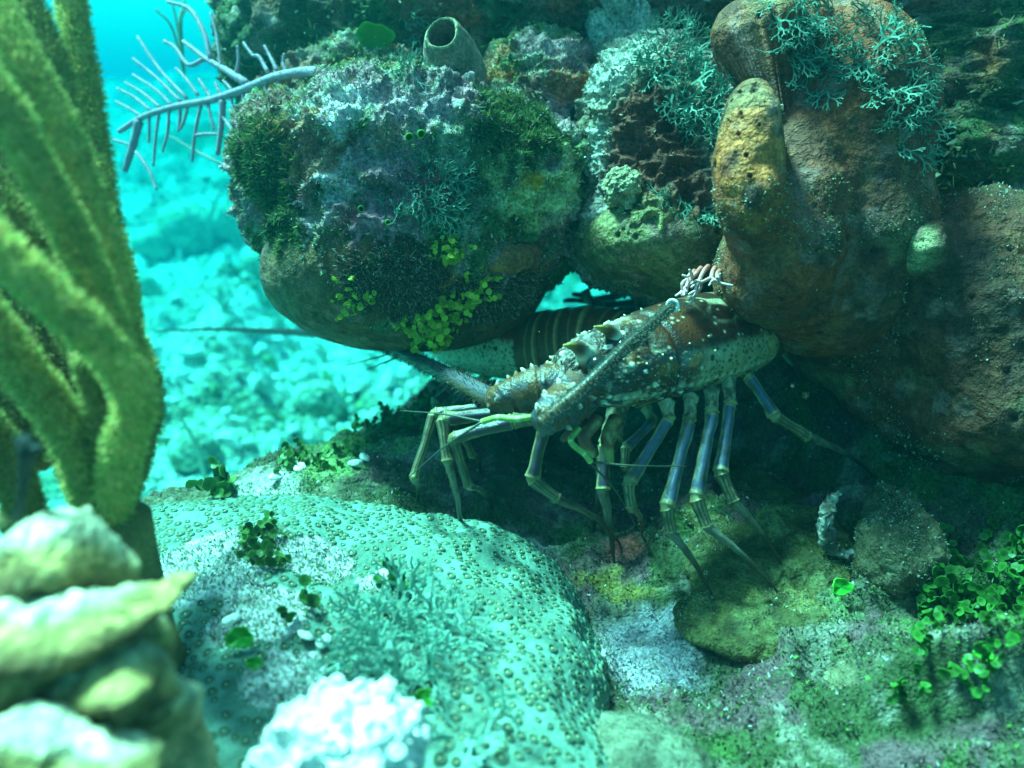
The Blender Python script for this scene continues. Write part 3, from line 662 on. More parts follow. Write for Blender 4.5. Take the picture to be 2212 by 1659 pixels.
def lobster_main():
    head = P(1205, 842, .458); rear = P(1598, 722, .545)
    root = empty('spiny_lobster', P(1420, 1000, .50), 'spotted spiny lobster in front, with blue striped legs and a broken antenna', 'lobster')
    path = [head, P(1270, 812, .468), P(1370, 785, .488), P(1480, 752, .512), P(1570, 728, .535), rear, P(1650, 705, .575), P(1690, 690, .615), P(1720, 690, .65), P(1735, 720, .67)]
    pp = cat_rom(path, 40); Ls = np.concatenate([[0], np.cumsum(np.linalg.norm(np.diff(pp, axis=0), axis=1))]); sc_ = Ls[5 * 40] / Ls[-1]   # carapace end
    def wh(s):
        t = s / sc_
        w = np.interp(t, [0, .06, .16, .3, .5, .75, .95, 1.0], [.010, .020, .0255, .0285, .0315, .0325, .0305, .0290])
        h = np.interp(t, [0, .06, .16, .3, .5, .75, .95, 1.0], [.008, .017, .0225, .0270, .0315, .0330, .0305, .0285])
        u = (s - sc_) / (1 - sc_); seg = np.clip(u, 0, 1) * 6
        ab = (0.0275 - 0.009 * np.clip(u, 0, 1)) * (1 + 0.06 * (seg % 1) - 0.05 * ((seg % 1) < 0.12))
        w = np.where(t > 1, ab, w); h = np.where(t > 1, ab * 0.95, h)
        g = 1 - 0.055 * np.exp(-((t - .43) / .012) ** 2)
        return w * g, h * g
    up = unit(np.array([0.10, -0.30, 1.0]))
    V, fs, S, TH, N, L = loft(path, up, wh, 0.72, 360, 300)
    t = S / sc_; a = TH      # theta: 0 top; camera side sign found below
    side = np.sign(((C - V) * np.cross(unit(rear - head), up)).sum(1).mean()); side = side if side else 1
    # which sign of theta faces the camera
    mid = np.argmin(np.abs(S - sc_ * .6) + 10 * np.abs(TH - math.pi / 2)); mid2 = np.argmin(np.abs(S - sc_ * .6) + 10 * np.abs(TH + math.pi / 2))
    cs = 1 if np.linalg.norm(V[mid] - C) < np.linalg.norm(V[mid2] - C) else -1
    al = TH * cs             # >0 towards the camera, 1.57 = flank
    lc = np.stack([S * L, TH * 0.030, np.zeros_like(S)], 1)    # unrolled shell coordinates in metres
    isC = t <= 1
    # ---- colour
    nz = fbm(lc, 60, 4, 501); fine = fbm(lc, 300, 3, 502)
    lateral = sstep(0.80, 1.02, np.abs(al) + 0.14 * nz - 0.10 * sstep(.5, 1.0, t))        # pale flank band
    c = lerp(BROWN, DARKRED, sstep(.45, .75, t + .15 * nz) * sstep(0.15, 0.5, np.abs(al)))
    c = lerp(c, (0.40, 0.10, 0.03), sstep(0.1, .45, nz) * 0.6)
    flank = lerp((0.46, 0.41, 0.28), (0.38, 0.30, 0.17), sstep(-.2, .3, nz))
    f1, id1, f2 = worley(lc, 330, 520)
    flank = lerp(flank, (0.07, 0.06, 0.05), (1 - sstep(.26, .40, f1)) * 0.9)
    c = lerp(c, flank, lateral * sstep(.38, .55, t))
    g1, gid, g2 = worley(lc, 85, 530)
    c = lerp(c, (0.035, 0.02, 0.015), (1 - sstep(.14, .22, g1)) * (gid > .35) * sstep(.5, .6, t) * (np.abs(al) > .5))
    # cream network on the back near the rear edge
    n1, nid, n2 = worley(lc, 62, 540)
    net = (1 - sstep(.06, .20, n2 - n1)) * sstep(.58, .70, t) * (1 - sstep(.45, .70, np.abs(al)))
    c = lerp(c, (0.56, 0.46, 0.30), net * 0.85 * isC)
    # front half: mottled orange, lilac and cream with pale spots
    fr = lerp((0.27, 0.10, 0.045), (0.22, 0.18, 0.20), sstep(-.1, .25, fbm(lc, 75, 3, 503)))
    fr = lerp(fr, (0.58, 0.24, 0.06), sstep(.12, .35, fbm(lc, 55, 3, 504)) * .8)
    fr = lerp(fr, (0.10, 0.04, 0.03), sstep(.0, .3, fbm(lc, 100, 3, 515)) * .85); fr = lerp(fr, (0.50, 0.46, 0.36), sstep(.15, .4, fbm(lc, 150, 3, 505)) * .7)
    w1, wid, w2 = worley(lc, 130, 550)
    fr = lerp(fr, (0.82, 0.80, 0.70), (1 - sstep(.18, .28, w1)) * (wid > .62))
    fr = lerp(fr, (0.60, 0.60, 0.50), (1 - sstep(.2, .34, worley(lc, 420, 560)[0])) * .55)
    fm = 1 - sstep(.36, .48, t + .12 * nz - .10 * sstep(.6, 1.1, np.abs(al)))
    brow = sstep(.55, .15, np.abs(al - .1)) * sstep(.42, .30, t)
    fr = lerp(fr, lerp((0.07, 0.03, 0.02), (0.82, 0.80, 0.72), (1 - sstep(.20, .30, worley(lc, 105, 555)[0])) * (worley(lc, 105, 555)[1] > .7)), brow * .9)
    c = lerp(c, fr, fm)
    d1, did, _ = worley(lc, 190, 575); c = lerp(c, (0.62, 0.54, 0.38), (1 - sstep(.16, .26, d1)) * (did > .45) * isC * (1 - lateral * sstep(.4, .5, t)) * .9)
    c = lerp(c, (0.06, 0.03, 0.03), np.exp(-((t - .43 - .02 * np.sin(3 * al)) / .010) ** 2) * 0.8)
    # pale scalloped lower margin
    c = lerp(c, (0.66, 0.60, 0.44), np.exp(-((np.abs(al) - 1.62) / .07) ** 2) * isC * (0.5 + 0.5 * np.sin(S * L * 900)) * .9)
    # rear rim stripes
    c = lerp(c, (0.50, 0.26, 0.10), np.exp(-((t - .985) / .012) ** 2) * .9 + np.exp(-((t - .945) / .008) ** 2) * .6)
    ab = lerp((0.14, 0.07, 0.035), (0.42, 0.26, 0.12), (((S - sc_) / (1 - sc_) * 6) % 1) > .82)
    c = np.where(isC[:, None], c, ab)
    lum = c.mean(1); c = c * np.where(lum > .5, 1.0, .34 + .60 * np.maximum(sstep(.2, .5, lum), lateral * sstep(.38, .5, t)))[:, None] * (1 + .3 * fine)[:, None]
    # ---- relief
    disp = 0.0011 * (1 - sstep(.15, .34, w1)) * (wid > .62) * fm + 0.0008 * fm * (1 - sstep(.1, .45, worley(lc, 420, 560)[0])) + 0.0007 * fm * fbm(lc, 260, 3, 506) - 0.0004 * (1 - sstep(.2, .4, f1)) * lateral * isC
    V = V + N * disp[:, None]
    adopt(mk('body', V, fs, M_SHELL, col=c), root)
    # ---- spines on the front half
    def cone(n=7):
        th = np.linspace(0, 2 * math.pi, n, endpoint=False); v = []
        for k, (z, r) in enumerate(((-.3, 1.1), (.25, .85), (.65, .5))): v.append(np.stack([r * np.cos(th), r * np.sin(th), np.full(n, z)], 1) + [0.10 * k * k, 0, 0])
        v = np.vstack(v + [[[.75, 0, 1.05]]]); i = np.arange(3 * n).reshape(3, n); nx = np.roll(i, -1, 1)
        return v, [np.stack([i[:-1], nx[:-1], nx[1:], i[1:]], -1).reshape(-1, 4), np.stack([i[-1], nx[-1], np.full(n, 3 * n)], -1)], np.vstack([np.tile((0.20, 0.09, 0.04), (n, 1)), np.tile((0.45, 0.36, 0.2), (n, 1)), np.tile((0.85, 0.82, 0.7), (n, 1)), [[0.3, 0.3, 0.1]]])
    cv, cf, cc = cone(); cme = mesh_of('spine', cv, cf, M_SHELL, cc); rng = np.random.default_rng(5)
    fwd = unit(head - rear); idx = np.where((t < .6) & (al > -1.2) & (al < 1.45) & (t > .03))[0]
    for i in rng.choice(idx, 30, replace=False):
        n = N[i]; x = unit(fwd - n * (fwd @ n)); y = np.cross(n, x); s = rng.uniform(.0007, .0015)
        R = np.stack([x, y, n], 1); M = Matrix.Identity(4)
        for r_ in range(3):
            for c_ in range(3): M[r_][c_] = R[r_, c_] * s * (1.5 if c_ == 2 else 1)
            M[r_][3] = V[i][r_]
        o = link('spine', cme); adopt(o, root); o.matrix_basis = M
    # ---- horns over the eyes and the eyes
    for (b, m_, e) in ((P(1272, 776, .448), P(1252, 752, .440), P(1218, 746, .424)), (P(1330, 742, .466), P(1318, 716, .460), P(1284, 706, .446))):
        hv, hf, hs, _ = tube([b + (b - m_) * .4, b, m_, e], [.0075, .0070, .0042, .0006], 18, 10)
        adopt(mk('horn', hv, hf, M_SHELL, col=lerp(lerp((0.10, 0.04, 0.02), (0.80, 0.76, 0.62), np.exp(-((hs - .55) / .10) ** 2)), (0.55, 0.40, 0.12), sstep(.75, 1, hs))), root)
    for (px, py, d) in ((1291, 790, .440), (1345, 752, .462)):
        ev, ef = ico(3); e0 = P(px, py, d)
        eye = adopt(mk('eye', e0 + ev * .0062, ef, M_EYE, col=np.tile((0.012, 0.02, 0.02), (len(ev), 1))), root)
        hv, hf, hs, _ = tube([e0, e0 + (P(px + 20, py + 12, d + .02) - e0)], [.005, .0055], 12, 3)
        o = mk('eye_stalk', hv, hf, M_SHELL, col=np.tile((0.30, 0.16, 0.08), (len(hv), 1))); adopt(o, root)
    # ---- antenna bases (three segments each) and antennae
    def peduncle(pts, rad, seed):
        pv, pf, ps, pt = tube(pts, rad, 40, 18, ref=up)
        nn = unit(pv - np.interp(0, [0, 1], [0, 1]) - np.array(pts)[np.clip((ps * (len(pts) - 1)).round().astype(int), 0, len(pts) - 1)])
        k1, kid, k2 = worley(pv, 190, seed)
        pv = pv + nn * (0.0009 * (1 - sstep(.1, .45, worley(pv, 480, seed + 5)[0])) + 0.0030 * (1 - sstep(.1, .42, k1)) * (kid > .35) - 0.0022 * (np.abs(((ps * (len(pts) - 1)) % 1) - .5) > .46))[:, None]
        c = lerp((0.15, 0.13, 0.17), (0.27, 0.11, 0.04), sstep(-.25, .15, fbm(pv, 110, 3, seed + 3)))
        c = lerp(c, (0.80, 0.78, 0.66), (1 - sstep(.14, .26, k1)) * (kid > .6)); c = lerp(c, (0.40, 0.40, 0.40), (1 - sstep(.15, .34, worley(pv, 480, seed + 5)[0])) * .6)
        lum = c.mean(1); c = c * np.where(lum > .5, 1.0, .5)[:, None]
        return adopt(mk('antenna_base', pv, pf, M_SHELL, col=c), root)
    peduncle([P(1225, 838, .462), P(1170, 838, .462), P(1118, 852, .466), P(1062, 868, .474)], [.0150, .0132, .0112, .0080], 571)
    peduncle([P(1250, 850, .450), P(1222, 872, .436), P(1195, 892, .426), P(1172, 914, .418)], [.0135, .0122, .0100, .0075], 581)
    def antenna(pts, rad, fuzz, seed, tipring=False, fl=.0035, fc=((0.10, 0.09, 0.07),)):
        av, af, as_, at_ = tube(pts, rad, 16, 24, ref=np.array([.1, .2, 1]))
        ring = (np.sin(as_ * 520) > .2)
        c = lerp((0.12, 0.11, 0.14), (0.17, 0.09, 0.05), np.sin(2 * at_) > 0) * np.where(ring, 1.0, .78)[:, None] * (1 - .8 * sstep(.2, .5, as_))[:, None]
        a_ = adopt(mk('antenna', av, af, M_LEG, col=c), root)
        q = np.concatenate([af[0][:, [0, 1, 2]], af[0][:, [0, 2, 3]]])
        turf('bristles', av, q, fuzz, list(fc), (fl * .5, fl), (.00012, .00035), None, a_, seed=seed, lean=.25, m=M_FUZZ)
        if tipring:
            pts = np.asarray(pts); ax = unit(unit(pts[-1] - pts[-2]) * .25 + unit(C - pts[-1])); b = pts[-1]
            rv, rf, rn = lathe(b - ax * .0005, ax, [(0, .0024), (.0008, .0038), (.0016, .0040), (.0022, .0033), (.0014, .0016), (.0010, .0003)], 18, .02, 1)
            adopt(mk('broken_tip', rv, rf, M_BRIGHT, col=np.repeat(np.array([(.5, .7, .6), (1, 1, 1), (1, 1, 1), (1, 1, 1), (.25, .35, .3), (.3, .42, .35)]), 18, 0)), root)
    antenna([P(1072, 866, .474), P(990, 822, .520), P(910, 782, .60), P(830, 748, .72), P(740, 726, .86), P(600, 716, 1.02), P(460, 711, 1.16), P(330, 716, 1.30)], [.0062, .0056, .0052, .0050, .0046, .0034, .0022, .0010], 5200, 41, fl=.0045)
    antenna([P(1172, 914, .418), P(1222, 874, .416), P(1284, 818, .418), P(1346, 756, .425), P(1408, 700, .436), P(1452, 661, .444)], [.0046, .0042, .0036, .0032, .0028, .0024], 4200, 42, True, .0022, ((0.30, 0.34, 0.28), (0.16, 0.18, 0.15)))
    # ---- antennules (green) with thin whips
    def antennule(st, whips, r=.0017):
        v, f_, s, th = tube(st, r, 12, 8)
        kn = np.abs(((s * (len(st) - 1)) % 1) - .5) > .42
        a_ = adopt(mk('antennule', v + 0, f_, M_LEG, col=lerp((0.30, 0.42, 0.10), (0.72, 0.74, 0.40), kn * 1.0)), root)
        for w in whips:
            wv, wf, _, _ = tube(w, [.0008, .0005, .0003] if len(w) == 3 else [.0008, .0004], 6, 10)
            mk('whip', wv, wf, M_LEG, parent=a_, col=np.tile((0.05, 0.06, 0.04), (len(wv), 1)))
    antennule([P(1180, 896, .425), P(1119, 905, .424), P(1077, 902, .43), P(1042, 911, .436)], [[P(1042, 911, .436), P(960, 895, .45), P(864, 887, .47)], [P(1040, 912, .436), P(960, 965, .44), P(884, 1030, .46)]])
    antennule([P(1250, 925, .44), P(1233, 953, .436), P(1262, 980, .436), P(1276, 998, .437)], [[P(1276, 998, .437), P(1370, 1006, .43), P(1482, 1007, .43)], [P(1270, 995, .437), P(1330, 1060, .45), P(1370, 1130, .47)]])
    # ---- mouthparts under the head
    for k, (a_, b_, e_) in enumerate(((P(1290, 905, .46), P(1262, 945, .452), P(1285, 985, .455)), (P(1330, 905, .465), P(1312, 950, .455), P(1320, 1000, .46)), (P(1270, 900, .468), P(1240, 930, .46), P(1215, 950, .46)))):
        v, f_, s, th = tube([a_, b_, e_], [.0045, .0042, .0020], 12, 8)
        adopt(mk('mouthpart', v, f_, M_LEG, col=lerp((0.24, 0.07, 0.04), (0.30, 0.30, 0.10), sstep(-.1, .3, fbm(v, 180, 2, k)))), root)
    # ---- legs
    def ground(px, py):
        d = np.arange(.30, 1.1, .001); p = C + d[:, None] * (P(px, py, 1.0) - C)
        return p[np.argmax((p[:, 2] < ledge_z(p[:, 0], p[:, 1])) | (sdf(p, ES_S5, .02) < 0))]
    LEGS = [
        ([(1440, 868, .475), (1446, 905, .468), (1360, 1042, .458), (1363, 1097, .460)], (1388, 1158), (.0058, .0042, .0047, .0038, .0012), True),
        ([(1492, 855, .485), (1490, 908, .474), (1440, 1098, .455), (1450, 1150, .456)], (1537, 1285), (.0060, .0045, .0050, .0040, .0012), True),
        ([(1536, 838, .495), (1539, 890, .482), (1504, 1077, .462), (1528, 1139, .462)], (1680, 1280), (.0062, .0047, .0052, .0042, .0012), True),
        ([(1572, 812, .505), (1577, 872, .492), (1557, 1022, .475), (1585, 1086, .474)], (1688, 1218), (.0062, .0047, .0052, .0042, .0012), True),
        ([(1596, 790, .520), (1618, 815, .512), (1674, 898, .505), (1746, 944, .515)], (1894, 1034), (.0060, .0044, .0048, .0042, .0012), True),
        ([(1205, 885, .445), (1176, 922, .442), (1150, 1034, .446), (1205, 1080, .450)], (1338, 1174), (.0055, .0048, .0050, .0040, .0016), False),
        ([(1190, 880, .470), (1130, 888, .470), (957, 905, .470), (967, 998, .465)], (997, 1168), (.0055, .0056, .0052, .0042, .0018), False),
        ([(1180, 900, .455), (1110, 910, .455), (980, 946, .462), (1013, 1052, .475)], (1064, 1100), (.0055, .0056, .0046, .0036, .0014), False),
        ([(1170, 872, .490), (1080, 878, .492), (938, 893, .495), (893, 1036, .490)], (903, 1080), (.0052, .0050, .0044, .0036, .0016), False),
        ([(1395, 880, .510), (1412, 908, .505), (1352, 968, .500), (1350, 1010, .500)], (1372, 1080), (.0045, .0036, .0038, .0032, .0012), True),
        ([(1150, 890, .500), (1080, 905, .515), (1000, 942, .530), (1022, 985, .545)], (1038, 1024), (.0045, .0044, .0042, .0034, .0016), False),
    ]
    for js, foot, rad, bl in LEGS:
        jj = [P(*q) for q in js] + [ground(*foot)]
        v, f_, c = leg_mesh(jj, np.array(rad) * (.80 if bl else .74), .62 if bl else .45, None, bl)
        lg = adopt(mk('leg', v, f_, M_LEG, col=c), root); q4 = f_[0]; k0 = int(len(q4) * .55)
        turf('bristles', v, np.concatenate([q4[k0:][:, [0, 1, 2]], q4[k0:][:, [0, 2, 3]]]), 420, [(0.22, 0.17, 0.08), (0.10, 0.08, 0.05)], (.0006, .0018), (.00008, .00018), None, lg, seed=int(foot[0]), lean=.5, m=M_FUZZ)
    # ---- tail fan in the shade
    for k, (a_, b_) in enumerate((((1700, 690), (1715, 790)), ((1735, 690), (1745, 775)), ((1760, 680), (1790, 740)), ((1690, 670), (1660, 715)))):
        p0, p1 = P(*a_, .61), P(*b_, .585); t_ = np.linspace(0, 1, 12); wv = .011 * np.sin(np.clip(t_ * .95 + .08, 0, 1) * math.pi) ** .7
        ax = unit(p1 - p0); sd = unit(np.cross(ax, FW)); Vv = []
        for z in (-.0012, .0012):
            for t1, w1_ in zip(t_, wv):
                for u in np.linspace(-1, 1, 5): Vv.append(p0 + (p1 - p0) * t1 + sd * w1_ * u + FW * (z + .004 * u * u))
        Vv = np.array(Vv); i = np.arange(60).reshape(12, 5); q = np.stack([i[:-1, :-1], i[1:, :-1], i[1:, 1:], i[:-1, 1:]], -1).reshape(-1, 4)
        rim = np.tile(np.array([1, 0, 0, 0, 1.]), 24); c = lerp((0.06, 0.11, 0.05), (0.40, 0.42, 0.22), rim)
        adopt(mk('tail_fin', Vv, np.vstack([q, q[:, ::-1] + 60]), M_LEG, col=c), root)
M_EYE = mat('lobster_eye', rough=0.12, spec=0.6)
lobster_main()

def lobster_back():
    root = empty('spiny_lobster', P(1180, 950, .62), 'darker spiny lobster half hidden behind, with a banded brown tail', 'lobster')
    path = [P(940, 730, .76), P(990, 742, .73), P(1060, 752, .70), P(1120, 755, .675), P(1158, 755, .660), P(1195, 752, .650), P(1240, 745, .640), P(1290, 740, .630), P(1350, 760, .620), P(1400, 800, .615), P(1430, 850, .615)]
    pp = cat_rom(path, 40); Ls = np.concatenate([[0], np.cumsum(np.linalg.norm(np.diff(pp, axis=0), axis=1))]); sc_ = Ls[4 * 40] / Ls[-1]
    def wh(s):
        t = s / sc_; u = np.clip((s - sc_) / (1 - sc_), 0, 1); seg = u * 7
        w = np.interp(t, [0, .1, .4, .8, 1], [.010, .020, .029, .032, .030])
        ab = (.0315 - .006 * u) * (1 + .05 * (seg % 1) - .07 * ((seg % 1) < .10))
        w = np.where(t > 1, ab, w); return w, w * .98
    up = unit(np.array([.05, -.30, 1.0]))
    V, fs, S, TH, N, L = loft(path, up, wh, .75, 300, 220)
    t = S / sc_; lc = np.stack([S * L, TH * .03, 0 * S], 1); nz = fbm(lc, 60, 4, 601)
    mid = np.argmin(np.abs(S - .3) + 10 * np.abs(TH - math.pi / 2)); mid2 = np.argmin(np.abs(S - .3) + 10 * np.abs(TH + math.pi / 2))
    al = TH * (1 if np.linalg.norm(V[mid] - C) < np.linalg.norm(V[mid2] - C) else -1)
    c = lerp((0.06, 0.025, 0.015), (0.40, 0.06, 0.03), sstep(.35, .75, al + .2 * nz) * (t < 1))
    f1, i1, _ = worley(lc, 300, 610); fl = lerp((0.62, 0.58, 0.40), (0.08, 0.05, 0.04), 1 - sstep(.26, .40, f1))
    g1, gi, _ = worley(lc, 90, 611); fl = lerp(fl, (0.04, 0.02, 0.02), (1 - sstep(.16, .24, g1)) * (gi > .3))
    c = lerp(c, fl, sstep(.78, .92, al + .12 * nz) * (t < 1))
    u = (S - sc_) / (1 - sc_) * 7; band = np.exp(-(((u % 1) - .93) / .05) ** 2) + .6 * np.exp(-(((u % 1) - .55) / .03) ** 2)
    ab = lerp((0.17, 0.06, 0.025), (0.65, 0.42, 0.16), np.clip(band, 0, 1)); c = np.where((t > 1)[:, None], ab, c)
    c = c * (1 + .3 * fbm(lc, 300, 2, 603))[:, None]
    adopt(mk('body', V, fs, M_SHELL, col=c), root)
    v, f_, s, th = tube([P(950, 740, .74), P(850, 640, .80), P(700, 500, .85), P(580, 410, .88), P(500, 365, .90), P(430, 330, .92), P(362, 291, .94)], [.004, .0035, .003, .0022, .0016, .0012, .0007], 10, 16)
    adopt(mk('antenna', v, f_, M_LEG, col=np.tile((0.05, 0.05, 0.05), (len(v), 1))), root)
    for pts in ([P(930, 730, .74), P(840, 752, .76), P(752, 738, .80)], [P(930, 735, .74), P(850, 762, .76), P(745, 790, .78)], [P(930, 735, .74), P(860, 770, .75), P(790, 800, .75)], [P(930, 735, .74), P(850, 750, .76), P(775, 752, .78)]):
        v, f_, s, th = tube(pts, [.002, .0012, .0005], 8, 10)
        adopt(mk('antennule', v, f_, M_LEG, col=np.tile((0.10, 0.13, 0.09), (len(v), 1))), root)
    def gz(px, py, d):
        p = P(px, py, d); p[2] = ledge_z(p[:1], p[1:2])[0]; return p
    for js, foot in (([(1000, 790, .70), (965, 850, .68), (940, 870, .67)], (938, 905, .67)), ([(1060, 800, .69), (1010, 850, .68), (985, 880, .68)], (990, 925, .68)),
                     ([(1330, 850, .58), (1308, 960, .54), (1302, 1060, .535)], (1330, 1150, .54)), ([(1350, 860, .60), (1330, 950, .57), (1300, 1000, .56)], (1285, 1060, .56))):
        v, f_, c = leg_mesh([P(*q) for q in js] + [gz(*foot)], (.0045, .0042, .0044, .0014), .7, None, False)
        adopt(mk('leg', v, f_, M_LEG, col=c), root)
lobster_back()

def lobster_far():
    root = empty('spiny_lobster', P(1400, 690, .80), 'dark silhouetted spiny lobster deepest in the crevice, only legs showing', 'lobster')
    path = [P(1390, 655, .86), P(1430, 660, .84), P(1490, 660, .80), P(1550, 660, .78), P(1620, 660, .76)]
    V, fs, S, TH, N, L = loft(path, np.array([.05, -.3, 1]), lambda s: (np.interp(s, [0, .15, .5, 1], [.008, .017, .022, .020]),) * 2, .75, 120, 80)
    adopt(mk('body', V, fs, M_SHELL, col=lerp((0.05, 0.025, 0.02), (0.16, 0.06, 0.03), sstep(-.1, .3, fbm(V, 90, 3, 651)))), root)  # body and legs tinted near black to read as a backlit silhouette
    for js in ([(1440, 650, .82), (1370, 655, .81), (1300, 660, .80), (1268, 640, .80), (1235, 635, .80)], [(1430, 665, .80), (1345, 672, .79), (1310, 680, .78), (1290, 720, .77), (1275, 745, .76)],
               [(1450, 645, .84), (1390, 618, .84), (1330, 640, .83), (1262, 650, .83), (1215, 650, .83)], [(1420, 670, .79), (1380, 665, .78), (1395, 690, .78), (1405, 740, .76)],
               [(1262, 625, .80), (1280, 660, .80), (1290, 690, .79), (1320, 715, .78)], [(1385, 615, .84), (1372, 640, .83), (1362, 662, .82)]):
        r = np.linspace(.0048, .0026, len(js)); v, f_, c = leg_mesh([P(*q) for q in js], r, .35, None, False)
        adopt(mk('leg', v, f_, M_LEG, col=c), root)
lobster_far()

# ------------------------------------------------------------------ soft corals
def sea_rods():
    root = empty('sea_rod_coral', P(235, 1110, .34), 'bushy olive sea rod coral with furry fingers filling the left edge', 'soft coral')
    rods = [([(147, -40, .36), (169, 107, .36), (188, 215, .36), (204, 330, .36), (220, 450, .355), (258, 600, .35), (276, 740, .345)], 28),
        ([(-46, -40, .29), (24, 90, .29), (76, 179, .292), (136, 290, .295), (180, 420, .30), (232, 560, .305), (260, 700, .31), (298, 820, .32)], 34),
        ([(-106, 60, .262), (-22, 190, .265), (32, 270, .268), (86, 380, .272), (162, 520, .28), (214, 650, .29), (252, 770, .30)], 33),
        ([(39, -40, .335), (96, 107, .335), (132, 236, .335), (164, 360, .335), (216, 500, .335), (246, 640, .335)], 32),
        ([(-106, 435, .245), (-30, 505, .248), (63, 598, .252), (165, 690, .26), (246, 776, .275), (292, 860, .29), (268, 960, .305), (234, 1110, .33)], 37),
        ([(-90, 600, .285), (-30, 690, .288), (58, 808, .295), (156, 950, .31), (216, 1110, .33)], 37),
        ([(-106, 260, .315), (-46, 370, .315), (40, 500, .315), (120, 640, .32), (195, 770, .325)], 32),
        ([(276, 750, .345), (304, 860, .345), (284, 960, .34), (252, 1070, .34), (230, 1150, .34)], 40),
        ([(10, 770, .345), (114, 890, .345), (180, 1020, .345), (226, 1140, .345)], 39),
        ([(-66, 880, .33), (-6, 960, .335), (42, 1060, .34), (74, 1170, .345)], 32),
        ([(-106, -60, .40), (-16, 120, .40), (64, 320, .40), (150, 520, .39), (200, 740, .38)], 37), ([(-116, 100, .40), (-36, 330, .40), (60, 560, .40), (140, 780, .39), (209, 980, .37)], 37),
        ([(14, -60, .42), (74, 120, .42), (124, 330, .41), (185, 540, .40), (215, 760, .38)], 33), ([(200, 760, .30), (230, 880, .31), (222, 1000, .32), (226, 1140, .335)], 40),
        ([(-120, 120, .36), (-40, 260, .36), (40, 420, .36), (110, 580, .36), (190, 760, .355)], 39), ([(-120, 330, .37), (-40, 470, .37), (40, 640, .37), (120, 830, .365), (190, 1010, .36)], 39), ([(-120, 560, .36), (-50, 700, .36), (20, 850, .36), (90, 1000, .355)], 37)]
    for k, (pts, r) in enumerate(rods):
        pp = [P(*q) for q in pts]; rad = [r * q[2] / F * (0.92 if i == 0 else 1) for i, q in enumerate(pts)]
        v, f_, s, th = tube(pp, rad, 30, 18, wob=.06, seed=k)
        v = v + 0.0012 * np.stack([fbm(v, 260, 2, k + 3 * j) for j in range(3)], 1)
        c = lerp((0.62, 0.42, 0.14), (0.46, 0.34, 0.10), sstep(-.2, .3, fbm(v, 45, 3, 700 + k)))
        tone = (1.15, 1.3, 1.2, .9, 1.3, 1.1, .7, .8, .7, .8, .55, .55, .55, .8, .5, .5, .5)[k]; c = c * tone  # front fingers paled like highlights, rear ones darkened for the shade between
        rod = adopt(mk('finger', v, f_, M_SOFT, col=c), root)
        q = np.concatenate([f_[0][:, [0, 1, 2]], f_[0][:, [0, 2, 3]]])
        turf('fuzz', v, q, 6500, [tuple(tone * x for x in q_) for q_ in ((0.62, 0.52, 0.18), (0.40, 0.48, 0.14), (0.68, 0.54, 0.22), (0.30, 0.42, 0.12))], (.0018, .0042), (.0002, .0005), None, rod, seed=70 + k, lean=.45, m=M_FUZZ)
    for (px, py, d, r) in ((236, 1120, .335, .016), (80, 1150, .345, .009), (40, 1100, .34, .008)):
        a = P(px, py, d); v, f_, sv, th = tube([a, a - [0, 0, .05], a - [0, -.01, .13]], [r, r * 1.1, r * 1.4], 20, 8, wob=.1, seed=3)
        adopt(mk('holdfast', v, f_, M_SOFT, col=lerp((0.22, 0.17, 0.06), (0.12, 0.11, 0.05), sstep(-.2, .3, fbm(v, 80, 3, 6)))), root)
sea_rods()
